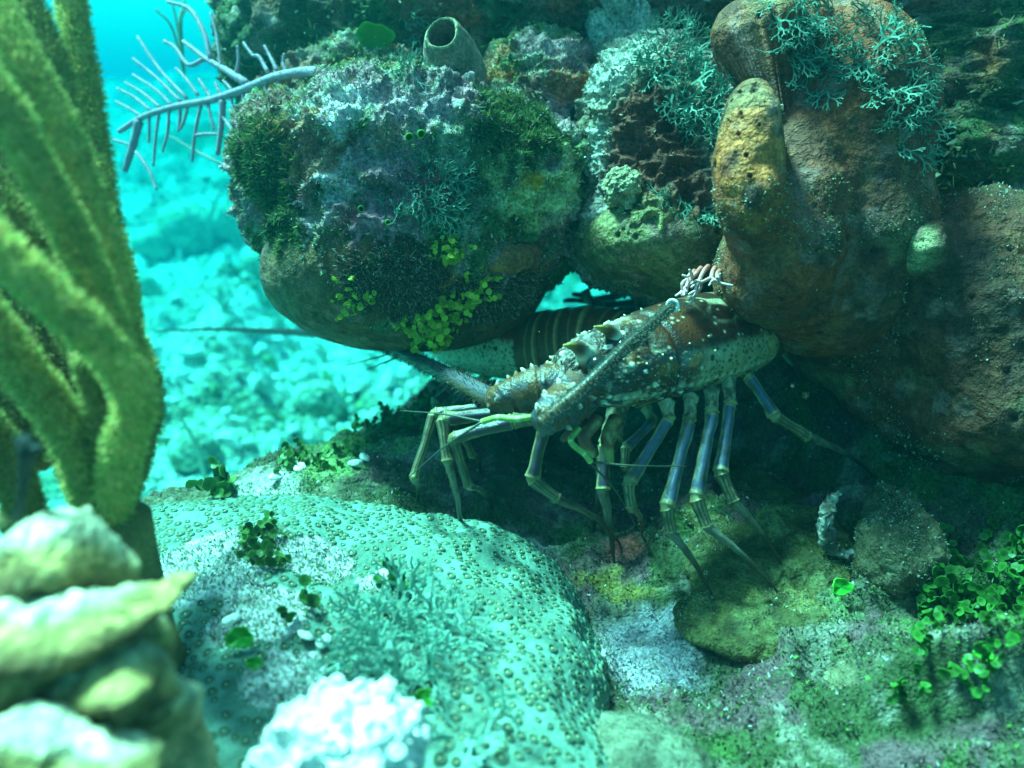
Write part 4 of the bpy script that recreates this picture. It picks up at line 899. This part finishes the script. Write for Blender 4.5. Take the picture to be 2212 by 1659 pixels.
def sea_plume():
    root = empty('sea_plume', P(665, 155, .66), 'lilac branching sea plume jutting left from the boulder into open water', 'soft coral')
    def D(px): return .585 + (665 - px) / 400 * .17
    def branch(pts, r0, r1, name='branch', dd=0.0):
        pp = [P(x, y, D(x) + dd) for x, y in pts]; rad = np.linspace(r0, r1, len(pp))
        v, f_, s, th = tube(pp, rad, 10, 7, wob=.10, seed=len(root.children))
        c = lerp((0.34, 0.27, 0.38), (0.40, 0.34, 0.44), sstep(-.2, .3, fbm(v, 120, 2, 5)))
        o = adopt(mk(name, v, f_, M_GORG, col=c), root)
        q = np.concatenate([f_[0][:, [0, 1, 2]], f_[0][:, [0, 2, 3]]])
        n = int(120 + 52000 * np.linalg.norm(np.diff(np.array(pp), axis=0), axis=1).sum() * (r0 / .003) * .12)
        turf('polyp_fuzz', v, q, n, [(0.30, 0.28, 0.32), (0.25, 0.26, 0.24)], (.0008, .0024), (.0001, .0003), None, o, seed=n, lean=.5, m=M_FUZZ)
    branch([(690, 158), (665, 155), (600, 165), (540, 188), (460, 215), (380, 230), (310, 252), (258, 284)], .0040, .0024, 'stem')
    B = [[(427, 205), (400, 168), (380, 147)], [(403, 212), (345, 150), (297, 79)], [(390, 219), (335, 165), (287, 126)], [(369, 226), (338, 195), (287, 161)], [(345, 232), (310, 202), (270, 178)], [(325, 239), (290, 210), (253, 191)], [(308, 253), (280, 235), (250, 219)],
         [(478, 147), (468, 79), (455, 27)], [(509, 161), (515, 130), (513, 99)], [(598, 152), (585, 125), (571, 99)], [(578, 155), (560, 123), (545, 118), (526, 92)], [(455, 212), (442, 190), (430, 171)], [(478, 205), (470, 190), (465, 178)], [(500, 195), (490, 182), (482, 174)], [(618, 155), (612, 135), (614, 116)],
         [(602, 160), (603, 190), (602, 212)], [(574, 172), (576, 195), (582, 215)], [(552, 185), (552, 210), (558, 236)], [(526, 192), (525, 230), (520, 270)], [(499, 205), (502, 230), (510, 256)], [(478, 247), (500, 280), (519, 308), (512, 369)], [(447, 219), (455, 250), (462, 280)], [(434, 225), (421, 290), (415, 349)],
         [(405, 232), (398, 260), (389, 280)], [(389, 238), (388, 262), (385, 284)], [(365, 238), (362, 285), (351, 328)], [(343, 246), (336, 300), (331, 359)], [(322, 252), (322, 280), (321, 308)], [(283, 314), (262, 307), (242, 301)], [(294, 328), (320, 365), (338, 410)], [(424, 292), (450, 289), (470, 290)]]
    for b in B: branch(b, .0015, .0010)
    branch([(533, 180), (485, 150), (444, 126), (396, 89)], .0032, .0016); branch([(444, 126), (407, 140), (379, 103), (355, 89)], .0020, .0014); branch([(455, 126), (441, 72), (410, 20), (362, 3)], .0022, .0014)
    branch([(481, 218), (478, 270), (470, 334)], .0030, .0018); branch([(300, 262), (287, 314), (270, 369)], .0042, .0026)
sea_plume()

# ------------------------------------------------------------------ foreground corals
def plate(es, sub, amp, seed, c0, c1, c2, freq=40):
    V, Fc = blob(es, sub, .008); N = vnorm(V, Fc)
    V = V + N * (amp * fbm(V, freq, 3, seed) + amp * .5 * ridged(V, freq * 2.2, 3, seed + 3))[:, None]
    c = lerp(c0, c1, sstep(-.2, .3, fbm(V, 60, 3, seed + 5))); c = lerp(c, c2, sstep(.1, .4, fbm(V, 150, 3, seed + 6)) * .6)
    return V, Fc, c
def foreground():
    root = empty('leafy_coral', P(170, 1600, .23), 'blurred yellow green leafy coral in the near lower left corner', 'coral')
    def sheet(ridge, half, thick, lean, seed, c_top=(0.60, 0.46, 0.17), c_low=(0.24, 0.15, 0.06)):
        pp = [P(*q) for q in ridge]; nrm = unit(UPV * lean - FW * (1 - lean))
        v, f_, sv, th = tube(pp, half, 44, 16, ref=nrm, flat=thick)
        ctr = np.array(cat_rom(pp, 16)); ci = np.clip((sv * (len(ctr) - 1)).round().astype(int), 0, len(ctr) - 1); nn = unit(v - ctr[ci])
        v = v + nn * (.0045 * fbm(v, 55, 3, seed) + .0028 * ridged(v, 95, 3, seed + 2))[:, None] + FW * (.006 * fbm(v, 38, 2, seed + 7))[:, None] + UPV * (.004 * fbm(v, 70, 2, seed + 8))[:, None]
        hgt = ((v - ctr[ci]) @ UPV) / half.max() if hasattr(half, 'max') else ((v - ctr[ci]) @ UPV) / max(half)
        c = lerp(c_low, c_top, sstep(-.45, .25, hgt + .35 * fbm(v, 90, 3, seed + 4))); c = lerp(c, (0.92, 0.86, 0.60), sstep(.10, .55, hgt))  # top light and the shade below it put into the plate colour
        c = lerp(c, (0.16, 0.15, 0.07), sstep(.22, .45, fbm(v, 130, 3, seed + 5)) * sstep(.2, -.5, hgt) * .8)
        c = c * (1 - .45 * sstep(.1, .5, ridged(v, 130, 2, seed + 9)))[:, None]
        adopt(mk('plate', v, f_, M_BRIGHT, col=c), root)
    sheet([(-60, 1249, .25), (40, 1219, .245), (110, 1194, .24), (170, 1199, .24), (225, 1239, .245), (250, 1294, .25)], [.010, .013, .014, .013, .010, .006], .42, .55, 801)
    sheet([(-80, 1334, .235), (0, 1352, .225), (90, 1369, .22), (180, 1354, .22), (260, 1329, .22), (330, 1296, .222), (385, 1259, .226)], [.013, .013, .012, .012, .011, .008, .004], .40, .6, 813)
    sheet([(-80, 1434, .235), (40, 1454, .23), (150, 1434, .23), (260, 1406, .232), (360, 1364, .238)], [.015, .017, .016, .014, .009], .5, .35, 823)
    sheet([(170, 1504, .225), (230, 1474, .22), (290, 1449, .218), (345, 1474, .222)], [.008, .011, .011, .007], .5, .6, 833)
    sheet([(-80, 1536, .235), (60, 1516, .23), (200, 1516, .23), (330, 1526, .235), (390, 1556, .24)], [.017, .018, .017, .013, .008], .55, .2, 843, (0.36, 0.28, 0.13), (0.20, 0.16, 0.08))  # darker colours stand for the shaded underside
    sheet([(-80, 1636, .21), (30, 1626, .205), (130, 1651, .205), (230, 1661, .205), (320, 1631, .21)], [.010, .011, .011, .010, .006], .4, .6, 853)
    bc = P(110, 1560, .235)
    V, Fc, c = plate([EW(bc + [0, .012, -.03], (.040, .020, .045)), EW(bc + [-.005, .012, -.085], (.050, .035, .06))], 6, .006, 881, (0.26, 0.20, 0.10), (0.16, 0.13, 0.07), (0.34, 0.28, 0.16)); adopt(mk('base', V, Fc, M_BRIGHT, col=c), root)
    def knobby(V, Fc):
        N = vnorm(V, Fc); return V + N * (.0045 * (1 - sstep(0, .6, worley(V, 150, 871)[0])))[:, None]
    V, Fc, c = plate([E(740, 1590, .27, 110, 95, .02), E(820, 1620, .265, 80, 90, .02), E(660, 1630, .27, 80, 80, .02), E(740, 1720, .285, 130, 120, .025)], 7, .005, 870, (0.95, 0.95, 0.94), (0.85, 0.85, 0.84), (0.98, 0.98, 0.98), 90); V = knobby(V, Fc)
    wc = mk('bleached_coral', V, Fc, M_BRIGHT, col=c, label='blown out white coral rubble lump at the bottom edge', cat='coral')
foreground()
def red_coral():
    root = empty('lace_coral', P(1530, 585, .50), 'tiny red and pink lace coral hanging under the rock beside the tall sponge', 'coral')
    rng = np.random.default_rng(9)
    def grow(p, d, r, n, parent):
        e = p + d
        v, f_, s, th = tube([p, p + d * .5 + rng.normal(size=3) * .0008, e], [r, r * .9, r * .75], 8, 4)
        b = adopt(mk('branch', v, f_, M_GORG, col=lerp((0.55, 0.12, 0.10), (0.78, 0.50, 0.52), np.clip(s * .5 + (2 - n) * .35, 0, 1))), root)
        if n > 0:
            for k in range(2): grow(e, unit(d + rng.normal(size=3) * .45 * np.linalg.norm(d)) * np.linalg.norm(d) * .75, r * .75, n - 1, b)
    for (x, y, x2, y2) in ((1515, 578, 1495, 598), (1530, 575, 1512, 602), (1545, 578, 1536, 600), (1555, 585, 1552, 604), (1500, 585, 1484, 604)):
        a = P(x, y, .495); grow(a, P(x2, y2, .487) - a, .0016, 2, root)
red_coral()

# ------------------------------------------------------------------ algae
def disc_mesh(name, rng):
    n = 10; th = np.linspace(0, 2 * math.pi, n, endpoint=False); r = 1 + rng.uniform(-.12, .12, n)
    x, y = r * np.cos(th), r * np.sin(th) * 1.0
    top = np.stack([x, y + 1, .18 * (x * x) + .06], 1); bot = top - [0, 0, .14]; ct = np.array([[0, 1, .02], [0, 1, -.12]])
    V = np.vstack([top, bot, ct]); i = np.arange(n); j = (i + 1) % n
    return V, [np.stack([i, j, np.full(n, 2 * n)], -1), np.stack([j + n, i + n, np.full(n, 2 * n + 1)], -1), np.stack([i, i + n, j + n, j], -1)]
def disc_protos(col, rim):
    out = []; rng = np.random.default_rng(4)
    for k in range(4):
        V, fs = disc_mesh('leaf', rng); c = np.tile(np.array(col), (22, 1)) * rng.uniform(.8, 1.2); c[:10] = np.array(rim); out.append(mesh_of('leaf', V, [np.vstack(fs[:2]), fs[2]], M_LEAF, c, smooth=False))
    return out
DISC_LIME = disc_protos((0.40, 0.50, 0.035), (0.52, 0.62, 0.08)); DISC_GREEN = disc_protos((0.025, 0.10, 0.02), (0.07, 0.26, 0.035)); DISC_DARK = disc_protos((0.05, 0.14, 0.03), (0.12, 0.26, 0.05))
def disc_algae(label, surf, zones, n, size, protos, seed, group='clumps of disc leaved algae', face=1.0):
    rng = np.random.default_rng(seed); V, Fc = surf; set_surf(V, Fc)
    wf = lambda p: np.clip(sum(zone(p, *z) for z in zones), 0, 1)
    p, nn = sample(V, Fc, n, wf, rng, facing=0.0)
    if not len(p): print('NO SURFACE', label); return
    root = empty('disc_algae', p.mean(0), label, 'algae', group)
    left = n
    for q, nv in zip(p, nn):
        s = rng.uniform(*size); grow = unit(nv + rng.normal(size=3) * .7 + np.array([0, 0, .15])); pos = q + nv * rng.uniform(.001, .006) - grow * s * .3
        for k in range(rng.integers(1, 5)):      # a short chain of joined discs
            if left <= 0: break
            left -= 1
            yv = unit(grow + rng.normal(size=3) * .45); z = unit(rng.normal(size=3) * .6 + unit(C - pos) + nv * .4); x = unit(np.cross(yv, z)); z = np.cross(x, yv)
            s2 = s * rng.uniform(.75, 1.15)
            o = link('leaf', protos[rng.integers(4)]); adopt(o, root)
            M = Matrix.Identity(4)
            for r_ in range(3):
                M[r_][0], M[r_][1], M[r_][2], M[r_][3] = x[r_] * s2, yv[r_] * s2 * .9, z[r_] * s2, pos[r_]
            o.matrix_basis = M; pos = pos + yv * s2 * 1.65
SU = (np.vstack([A_V, S3V]), np.vstack([A_F, S3F + len(A_V)]))
disc_algae('dense lime green disc algae clump on the underside of the boulder', (S3V, S3F), [(960, 690, .54, 62), (1040, 620, .55, 42), (935, 735, .54, 45), (885, 705, .54, 28)], 298, (.0017, .0029), DISC_LIME, 901)
disc_algae('lime disc algae patch higher up at the hollow on the boulder', SU, [(970, 545, .54, 32), (1000, 525, .55, 22)], 110, (.0015, .0025), DISC_LIME, 902)
disc_algae('small yellowish disc algae tuft near the left curve of the boulder', (S3V, S3F), [(765, 645, .54, 38), (745, 660, .54, 25)], 55, (.0014, .0024), DISC_LIME, 903)
LS = (LV, LT)
disc_algae('bright green disc algae bush at the right edge above the ground', (LV, LT), [(1990, 1190, .45, 90), (2100, 1230, .42, 130), (2190, 1190, .40, 110)], 295, (.0020, .0036), DISC_GREEN, 904)
disc_algae('second green disc algae bush lower on the right bank beside the tan mound', (LV, LT), [(2080, 1300, .42, 90), (2170, 1290, .40, 90)], 220, (.0020, .0036), DISC_GREEN, 914)
disc_algae('dark green disc algae clump growing on the star coral top', (ST_V, ST_F), [(560, 1160, .50, 55), (600, 1210, .48, 40)], 110, (.0016, .0030), DISC_DARK, 905)
disc_algae('green disc algae sprig below the dark clump on the star coral', (ST_V, ST_F), [(650, 1310, .46, 28), (860, 1270, .46, 18)], 26, (.0022, .0040), DISC_GREEN, 906)
disc_algae('olive disc algae clump on the ledge rim left of the lobster legs', LS, [(700, 985, .62, 60), (640, 1000, .62, 40), (760, 960, .63, 50)], 130, (.0019, .0034), DISC_DARK, 907)
disc_algae('green disc algae spread over the ledge below the purple antenna', LS, [(850, 890, .68, 90), (800, 860, .70, 60)], 200, (.0018, .0034), DISC_GREEN, 908)
disc_algae('single dark green algae tuft at the ledge corner beside the sea rods', LS, [(485, 1050, .60, 30)], 26, (.0030, .0055), DISC_DARK, 909)
disc_algae('small green disc algae on the dark slope behind the rear leg', LS, [(1900, 900, .62, 40), (1960, 960, .58, 30)], 30, (.0024, .0040), DISC_DARK, 910)
disc_algae('green algae discs on the right bank under the bright bush', LS, [(2010, 1400, .40, 60), (1960, 1480, .38, 40), (2120, 1420, .38, 60)], 90, (.0016, .0030), DISC_GREEN, 911)
ALLV = np.vstack([A_V, W_V, LV, ST_V, S5V, S1V]); ALLF = np.vstack([A_F, W_F + len(A_V), LT + len(A_V) + len(W_V), ST_F + len(A_V) + len(W_V) + len(LV), S5F + len(A_V) + len(W_V) + len(LV) + len(ST_V), S1F + len(A_V) + len(W_V) + len(LV) + len(ST_V) + len(S5V)])
def on_reef(px, py, d, lift):
    return hit(px, py, d)[1] - lift
def big_leaf(px, py, d, r, label, col=(0.05, 0.30, 0.03), rim=(0.12, 0.50, 0.05), seed=0, tilt=(0.1, .3), lobes=3):
    d = on_reef(px, py, d, .006); rng = np.random.default_rng(seed); n = 40; th = np.linspace(0, 2 * math.pi, n, endpoint=False); R = r * d / F
    rr = 1 + .10 * np.sin(lobes * th + seed) + .05 * np.sin(7 * th)
    V = []; cols = []
    for k in np.linspace(0.05, 1, 9):
        V.append(np.stack([k * rr * np.cos(th), .75 * k * rr * np.sin(th), .22 * k * k + .07 * k * np.sin(4 * th + seed)], 1)); cols.append(np.tile(lerp(np.array(col), np.array(rim), sstep(.82, .97, k)), (n, 1)))
    V = np.vstack(V) * R; m = len(V); V2 = V - [0, 0, .0009]; i = np.arange(m).reshape(9, n); nx = np.roll(i, -1, 1)
    q = np.stack([i[:-1], nx[:-1], nx[1:], i[1:]], -1).reshape(-1, 4); side = np.stack([i[-1], nx[-1], nx[-1] + m, i[-1] + m], -1)
    z = unit(-FW + RT * tilt[0] + UPV * tilt[1]); x = unit(np.cross(UPV, z)); y = np.cross(z, x); Rm = np.stack([x, y, z], 1)
    W = np.vstack([V, V2]) @ Rm.T + P(px, py, d)
    mk('leaf_algae', W, np.vstack([q, q[:, ::-1] + m, side]), M_LEAF, col=np.vstack(cols * 2), label=label, cat='algae', group='single green fan shaped algae')
set_surf(ALLV, ALLF)
big_leaf(810, 80, .60, 40, 'dark green scalloped fan alga left of the tube sponge', seed=1, tilt=(.1, -.5))
big_leaf(1818, 1268, .46, 24, 'round bright green alga at the tip of the sponge mat', (0.04, 0.34, 0.03), seed=2)
big_leaf(518, 1378, .33, 30, 'blurred bright green alga beside the white foreground chips', (0.03, 0.34, 0.02), seed=3)
big_leaf(550, 1432, .32, 18, 'smaller blurred green alga just below the bright one', (0.03, 0.32, 0.02), seed=6)
big_leaf(915, 1508, .30, 26, 'curled bright green alga right of the bleached coral', (0.05, 0.36, 0.02), seed=4)
big_leaf(2125, 1410, .36, 22, 'cupped green alga low on the right bank', (0.05, 0.36, 0.03), seed=5)
def frond_mesh(rng, L=.012, w=.0016, n=4):
    parts = []
    def seg(p, d, w, k, z):
        e = p + d; s = np.array([-d[1], d[0], 0]) / np.linalg.norm(d) * w
        V = np.array([p - s, p + s, e + s * .85, e - s * .85]); V[:, 2] += z; V2 = V - [0, 0, .0003]
        parts.append((np.vstack([V, V2]), [np.array([[0, 1, 2, 3], [7, 6, 5, 4], [0, 3, 7, 4], [1, 5, 6, 2], [2, 6, 7, 3]])], np.tile(np.array((0.15, 0.33, 0.26)) * rng.uniform(.8, 1.3), (8, 1))))
        if k > 0:
            for sg in (-1, 1):
                a = sg * rng.uniform(.3, .75); c, s_ = math.cos(a), math.sin(a); d2 = np.array([c * d[0] - s_ * d[1], s_ * d[0] + c * d[1], d[2] + rng.normal() * .001]) * rng.uniform(.65, .9)
                seg(e, d2, w * .82, k - 1, z)
    seg(np.zeros(3), np.array([0, L, .002]), w, n, 0)
    return merge(parts)
_fr = np.random.default_rng(44); FRONDS = [mesh_of('frond', *(lambda r: (r[0], r[1], M_FROND, r[2], False))(frond_mesh(_fr, .0052, .0008, 4))) for _ in range(5)]
PALE = mat('pale_frond', attr=False, base=(0.34, 0.62, 0.54), rnd=0.2, rough=0.6, trans=0.4)  # brighter copy of the frond colour, standing in for stronger light
def pale(me):
    m = me.copy(); m.materials.clear(); m.materials.append(PALE); return m
FRONDS_PALE = [pale(m) for m in FRONDS]
def forked_algae(label, surf, zones, n, scale, seed, down=0.3, fronds=FRONDS):
    set_surf(*surf); rng = np.random.default_rng(seed); p, nn = sample(surf[0], surf[1], n, lambda q: np.clip(sum(zone(q, *z) for z in zones), 0, 1), rng, facing=0.05)
    if not len(p): print('NO SURFACE', label); return
    root = empty('forked_algae', p.mean(0), label, 'algae', 'tufts of forked blue green algae')
    for q, nv in zip(p, nn):
        y = unit(nv * .6 + rng.normal(size=3) * .6 - np.array([0, 0, down])); z = unit(unit(C - q) + rng.normal(size=3) * .5); x = unit(np.cross(y, z)); z = np.cross(x, y); s = scale * rng.uniform(.7, 1.3)
        M = Matrix.Identity(4)
        for r_ in range(3): M[r_][0], M[r_][1], M[r_][2], M[r_][3] = x[r_] * s, y[r_] * s, z[r_] * s, q[r_] - nv[r_] * .001
        o = link('frond', fronds[rng.integers(5)]); adopt(o, root); o.matrix_basis = M
forked_algae('teal forked algae mat in the middle of the boulder face', (A_V, A_F), [(985, 390, .54, 62), (960, 440, .53, 50)], 46, .9, 921)
forked_algae('few forked teal fronds lower down on the boulder face', (A_V, A_F), [(880, 480, .52, 40), (860, 450, .52, 30)], 12, .9, 922)
forked_algae('blue green forked algae curtain between the rock lobe and tall sponge', (np.vstack([B_V, W_V]), np.vstack([B_F, W_F + len(B_V)])), [(1480, 130, .66, 70), (1500, 230, .62, 60), (1450, 60, .68, 60)], 90, 1.05, 923)
forked_algae('bright teal forked algae draped over the top of the tall sponge', (S1V, S1F), [(1780, 60, .48, 110), (1880, 90, .50, 110), (1720, 80, .48, 60), (1950, 140, .52, 70)], 120, .95, 924, .8)
forked_algae('sparse forked fronds on the upper right side of the tall sponge', (S1V, S1F), [(1960, 260, .52, 80), (1980, 180, .52, 60)], 22, .9, 925, .6)
forked_algae('pale turquoise forked algae growing on the star coral in the foreground', (ST_V, ST_F), [(900, 1420, .38, 120), (850, 1330, .41, 70), (980, 1560, .35, 90), (760, 1420, .4, 60)], 44, 1.5, 926, -.5, FRONDS_PALE)
forked_algae('blue green forked algae left of the tube sponge', (np.vstack([A_V, W_V]), np.vstack([A_F, W_F + len(A_V)])), [(870, 150, .66, 60), (900, 60, .72, 60)], 30, .9, 927)
forked_algae('forked algae fringe between red crust and tall sponge', (B_V, B_F), [(1540, 470, .55, 50), (1480, 440, .55, 40)], 14, 1.0, 928)
# small ring tunicates and white shell chips
set_surf(ALLV, ALLF)
def tunicate(px, py, d, r, label):
    d = on_reef(px, py, d, .002); b = P(px, py, d); R = r * d / F
    V, q, ring = lathe(b, C - b + UPV * .1, [(-.004, R * .9), (0, R), (.0012, R * 1.05), (.0016, R * .85), (.0008, R * .6), (-.002, R * .4), (-.0022, .0001)], 16, .05, r)
    c = lerp((0.10, 0.40, 0.03), (0.05, 0.12, 0.01), (ring > 3) * 1.0)
    mk('ring_tunicate', V, q, M_LEAF, col=c, label=label, cat='tunicate', group='tiny green ring tunicates')
for a in ((910, 290, .525, 9, 'upper green ring tunicate on the boulder face'), (884, 297, .523, 9, 'green tunicate just left of the upper ring'), (780, 452, .525, 7, 'green ring tunicate low on the lilac patch'), (838, 481, .52, 6, 'tiny green tunicate at the lower boulder face')): tunicate(*a)
def chip(p, r, label, seed):
    D, Fc = ico(2); rng = np.random.default_rng(seed); V = D * [1.5, .8, .35] * r * (1 + .25 * fbm(D, 2, 2, seed))[:, None]
    a = rng.uniform(0, 3); Rm = np.array([[math.cos(a), -math.sin(a), 0], [math.sin(a), math.cos(a), 0], [0, .3, 1]])
    mk('shell_chip', V @ Rm.T + p, Fc, M_BRIGHT, col=np.tile((0.9, 0.88, 0.84), (len(V), 1)), label=label, cat='shell', group='white shell chips on the reef')
for k, (x, y, r, lb) in enumerate(((790, 1022, .005, 'white shell chip on the ledge left of the leg tips'), (652, 1045, .005, 'white shell chip by the olive algae clump'), (600, 1055, .0045, 'leftmost white shell chip at the ledge rim'), (770, 1035, .004, 'small white chip beside the ledge shell'), (1830, 1240, .004, 'bluish white chip at the edge of the sponge mat'), (2000, 1330, .005, 'white chip under the bright green bush'), (1060, 1310, .0035, 'white fleck on the dark ground behind the star coral'))):
    g = G(x, y); g[2] = ledge_z(g[:1], g[1:2])[0] + .003; chip(g, r, lb, k)
for k, (x, y, d, lb) in enumerate(((500, 1338, .335, 'white chip above the blurred green alga'), (660, 1372, .36, 'row of white chips before the star coral, left one'), (700, 1385, .355, 'row of white chips before the star coral, right one'))): chip(P(x, y, on_reef(x, y, d, .002)), .0035, lb, 20 + k)

# ------------------------------------------------------------------ far reef life
def seabed_at(px, py):
    d = np.arange(.9, 19, .02); p = C + d[:, None] * (P(px, py, 1.0) - C)
    return p[np.argmax(p[:, 2] < seabed_z(p[:, 0], p[:, 1]))]
def coral_head(px, py, r, label, seed, c0=(0.34, 0.38, 0.24)):
    b = seabed_at(px, py + r * .7); d = (b - C) @ FW; R = r * d / F
    V, Fc = blob([EW(b + [0, 0, R * .45], (R, R, R * .92)), EW(b + [R * .4, 0, R * .1], (R * .8, R * .7, R * .6))], 5, R * .3); N = vnorm(V, Fc)
    V = V + N * (R * .08 * ridged(V, 5 / R, 3, seed))[:, None]
    mk('coral_head', V, Fc, M_BRIGHT, col=lerp(c0, (0.55, 0.58, 0.46), sstep(-.2, .3, fbm(V, 4 / R, 3, seed))), label=label, cat='coral', group='coral heads on the far sea floor')
for k, a in enumerate(((405, 480, 62, 'largest round coral head in the hazy distance'), (325, 520, 36, 'small pale coral head left of the large distant one'), (500, 470, 44, 'squat pale coral head right of the large distant one'), (480, 392, 22, 'tiny coral head at the foot of the sea plume'), (310, 610, 30, 'low coral head beside the sea rods'), (560, 560, 34, 'far coral lump next to the boulder edge'), (690, 850, 45, 'rounded lump tinted dark for a shaded hollow on the near sea floor'), (420, 960, 50, 'lump tinted dark for a shaded hollow, left on the near sea floor'))):
    coral_head(*a, 40 + k, (0.34, 0.38, 0.24) if k < 6 else (0.16, 0.2, 0.12))  # last two lumps coloured dark to stand for shadowed hollows
def far_whip(px, py, stems, h, label, seed, r=.0035):
    b = seabed_at(px, py); d = (b - C) @ FW; rng = np.random.default_rng(seed); H = h * d / F
    root = empty('sea_whip', b, label, 'soft coral', 'pale sea whips on the far sea floor')
    for k in range(stems):
        a = rng.normal(size=2) * .35; t = b + np.array([a[0] * H, a[1] * H * .6, H * rng.uniform(.75, 1.1)]); m_ = (b + t) / 2 + np.array([a[0] * -.25 * H, 0, 0])
        v, f_, s, th = tube([b - [0, 0, .03], m_, t], [r * d / 2.2, r * d / 2.4, r * d / 3.5], 7, 7)
        adopt(mk('stem', v, f_, M_GORG, col=np.tile((0.40, 0.44, 0.34), (len(v), 1))), root)
for k, a in enumerate(((455, 545, 7, 150, 'tall many stemmed sea whip before the distant coral heads'), (515, 540, 6, 120, 'sea whip at the boulder edge in the distance'), (490, 690, 9, 60, 'low bushy sea whip in the middle distance'), (600, 720, 9, 60, 'pale feathery sea whip above the long antenna'), (445, 1035, 1, 210, 'single leaning rod rising from the near sea floor', ), (700, 780, 8, 50, 'faint bushy sea whip under the boulder curve'), (390, 100, 6, 90, 'faint sea whip near the top behind the sea plume'))):
    far_whip(*a, 60 + k, r=.0035 if k != 4 else .007)
def twig():
    root_p = [P(45, 945, .24), P(60, 975, .24), P(52, 1030, .245), P(40, 1130, .25)]
    v, f_, s, th = tube(root_p, [.0022, .0030, .0016, .0010], 8, 8); w, f2, _, _ = tube([P(60, 975, .24), P(88, 968, .238)], [.0024, .001], 8, 4)
    V, fs, c = merge([(v, f_, (0.02, 0.03, 0.03)), (w, f2, (0.02, 0.03, 0.03))])
    mk('dead_twig', V, fs, M_GORG, col=c, label='blurred black twig in front of the sea rod base', cat='twig')
twig()

def marine_snow():
    rng = np.random.default_rng(77); D, Fc = ico(1); n = 420
    px, py, d = rng.uniform(-100, 2300, n), rng.uniform(-100, 1700, n), rng.uniform(.22, 1.6, n) ** 1.0
    p = np.array([P(a, b, c_) for a, b, c_ in zip(px, py, d)]); r = rng.uniform(.0001, .0003, n) * (0.4 + d)
    V = p[:, None] + D[None] * r[:, None, None] * rng.uniform(.6, 1.4, (n, len(D), 1))
    mk('drifting_particles', V.reshape(-1, 3), (Fc[None] + (np.arange(n) * len(D))[:, None, None]).reshape(-1, 3), M_STONE, col=np.tile((.75, .78, .7), (n * len(D), 1)), kind='stuff', label='fine pale specks drifting in the water', cat='particles')
marine_snow()

# ------------------------------------------------------------------ the water itself
def haze():
    x0, x1, y0, y1, z0, z1 = -21, 21, -2.5, 28, -2.0, 1.0
    V = [(x, y, z) for x in (x0, x1) for y in (y0, y1) for z in (z0, z1)]
    q = [(0, 1, 3, 2), (4, 6, 7, 5), (0, 4, 5, 1), (2, 3, 7, 6), (0, 2, 6, 4), (1, 5, 7, 3)]
    m = bpy.data.materials.new('sea_water'); m.use_nodes = True; t = m.node_tree; t.nodes.clear()
    o = t.nodes.new('ShaderNodeOutputMaterial'); v = t.nodes.new('ShaderNodeVolumePrincipled')
    v.inputs['Color'].default_value = (0.002, 0.062, 0.084, 1); v.inputs['Density'].default_value = 0.75
    v.inputs['Absorption Color'].default_value = (0.0, 0.73, 0.80, 1); v.inputs['Anisotropy'].default_value = 0.65
    t.links.new(v.outputs[0], o.inputs['Volume'])
    mk('haze', V, np.array(q), m, smooth=False, kind='stuff')
haze()
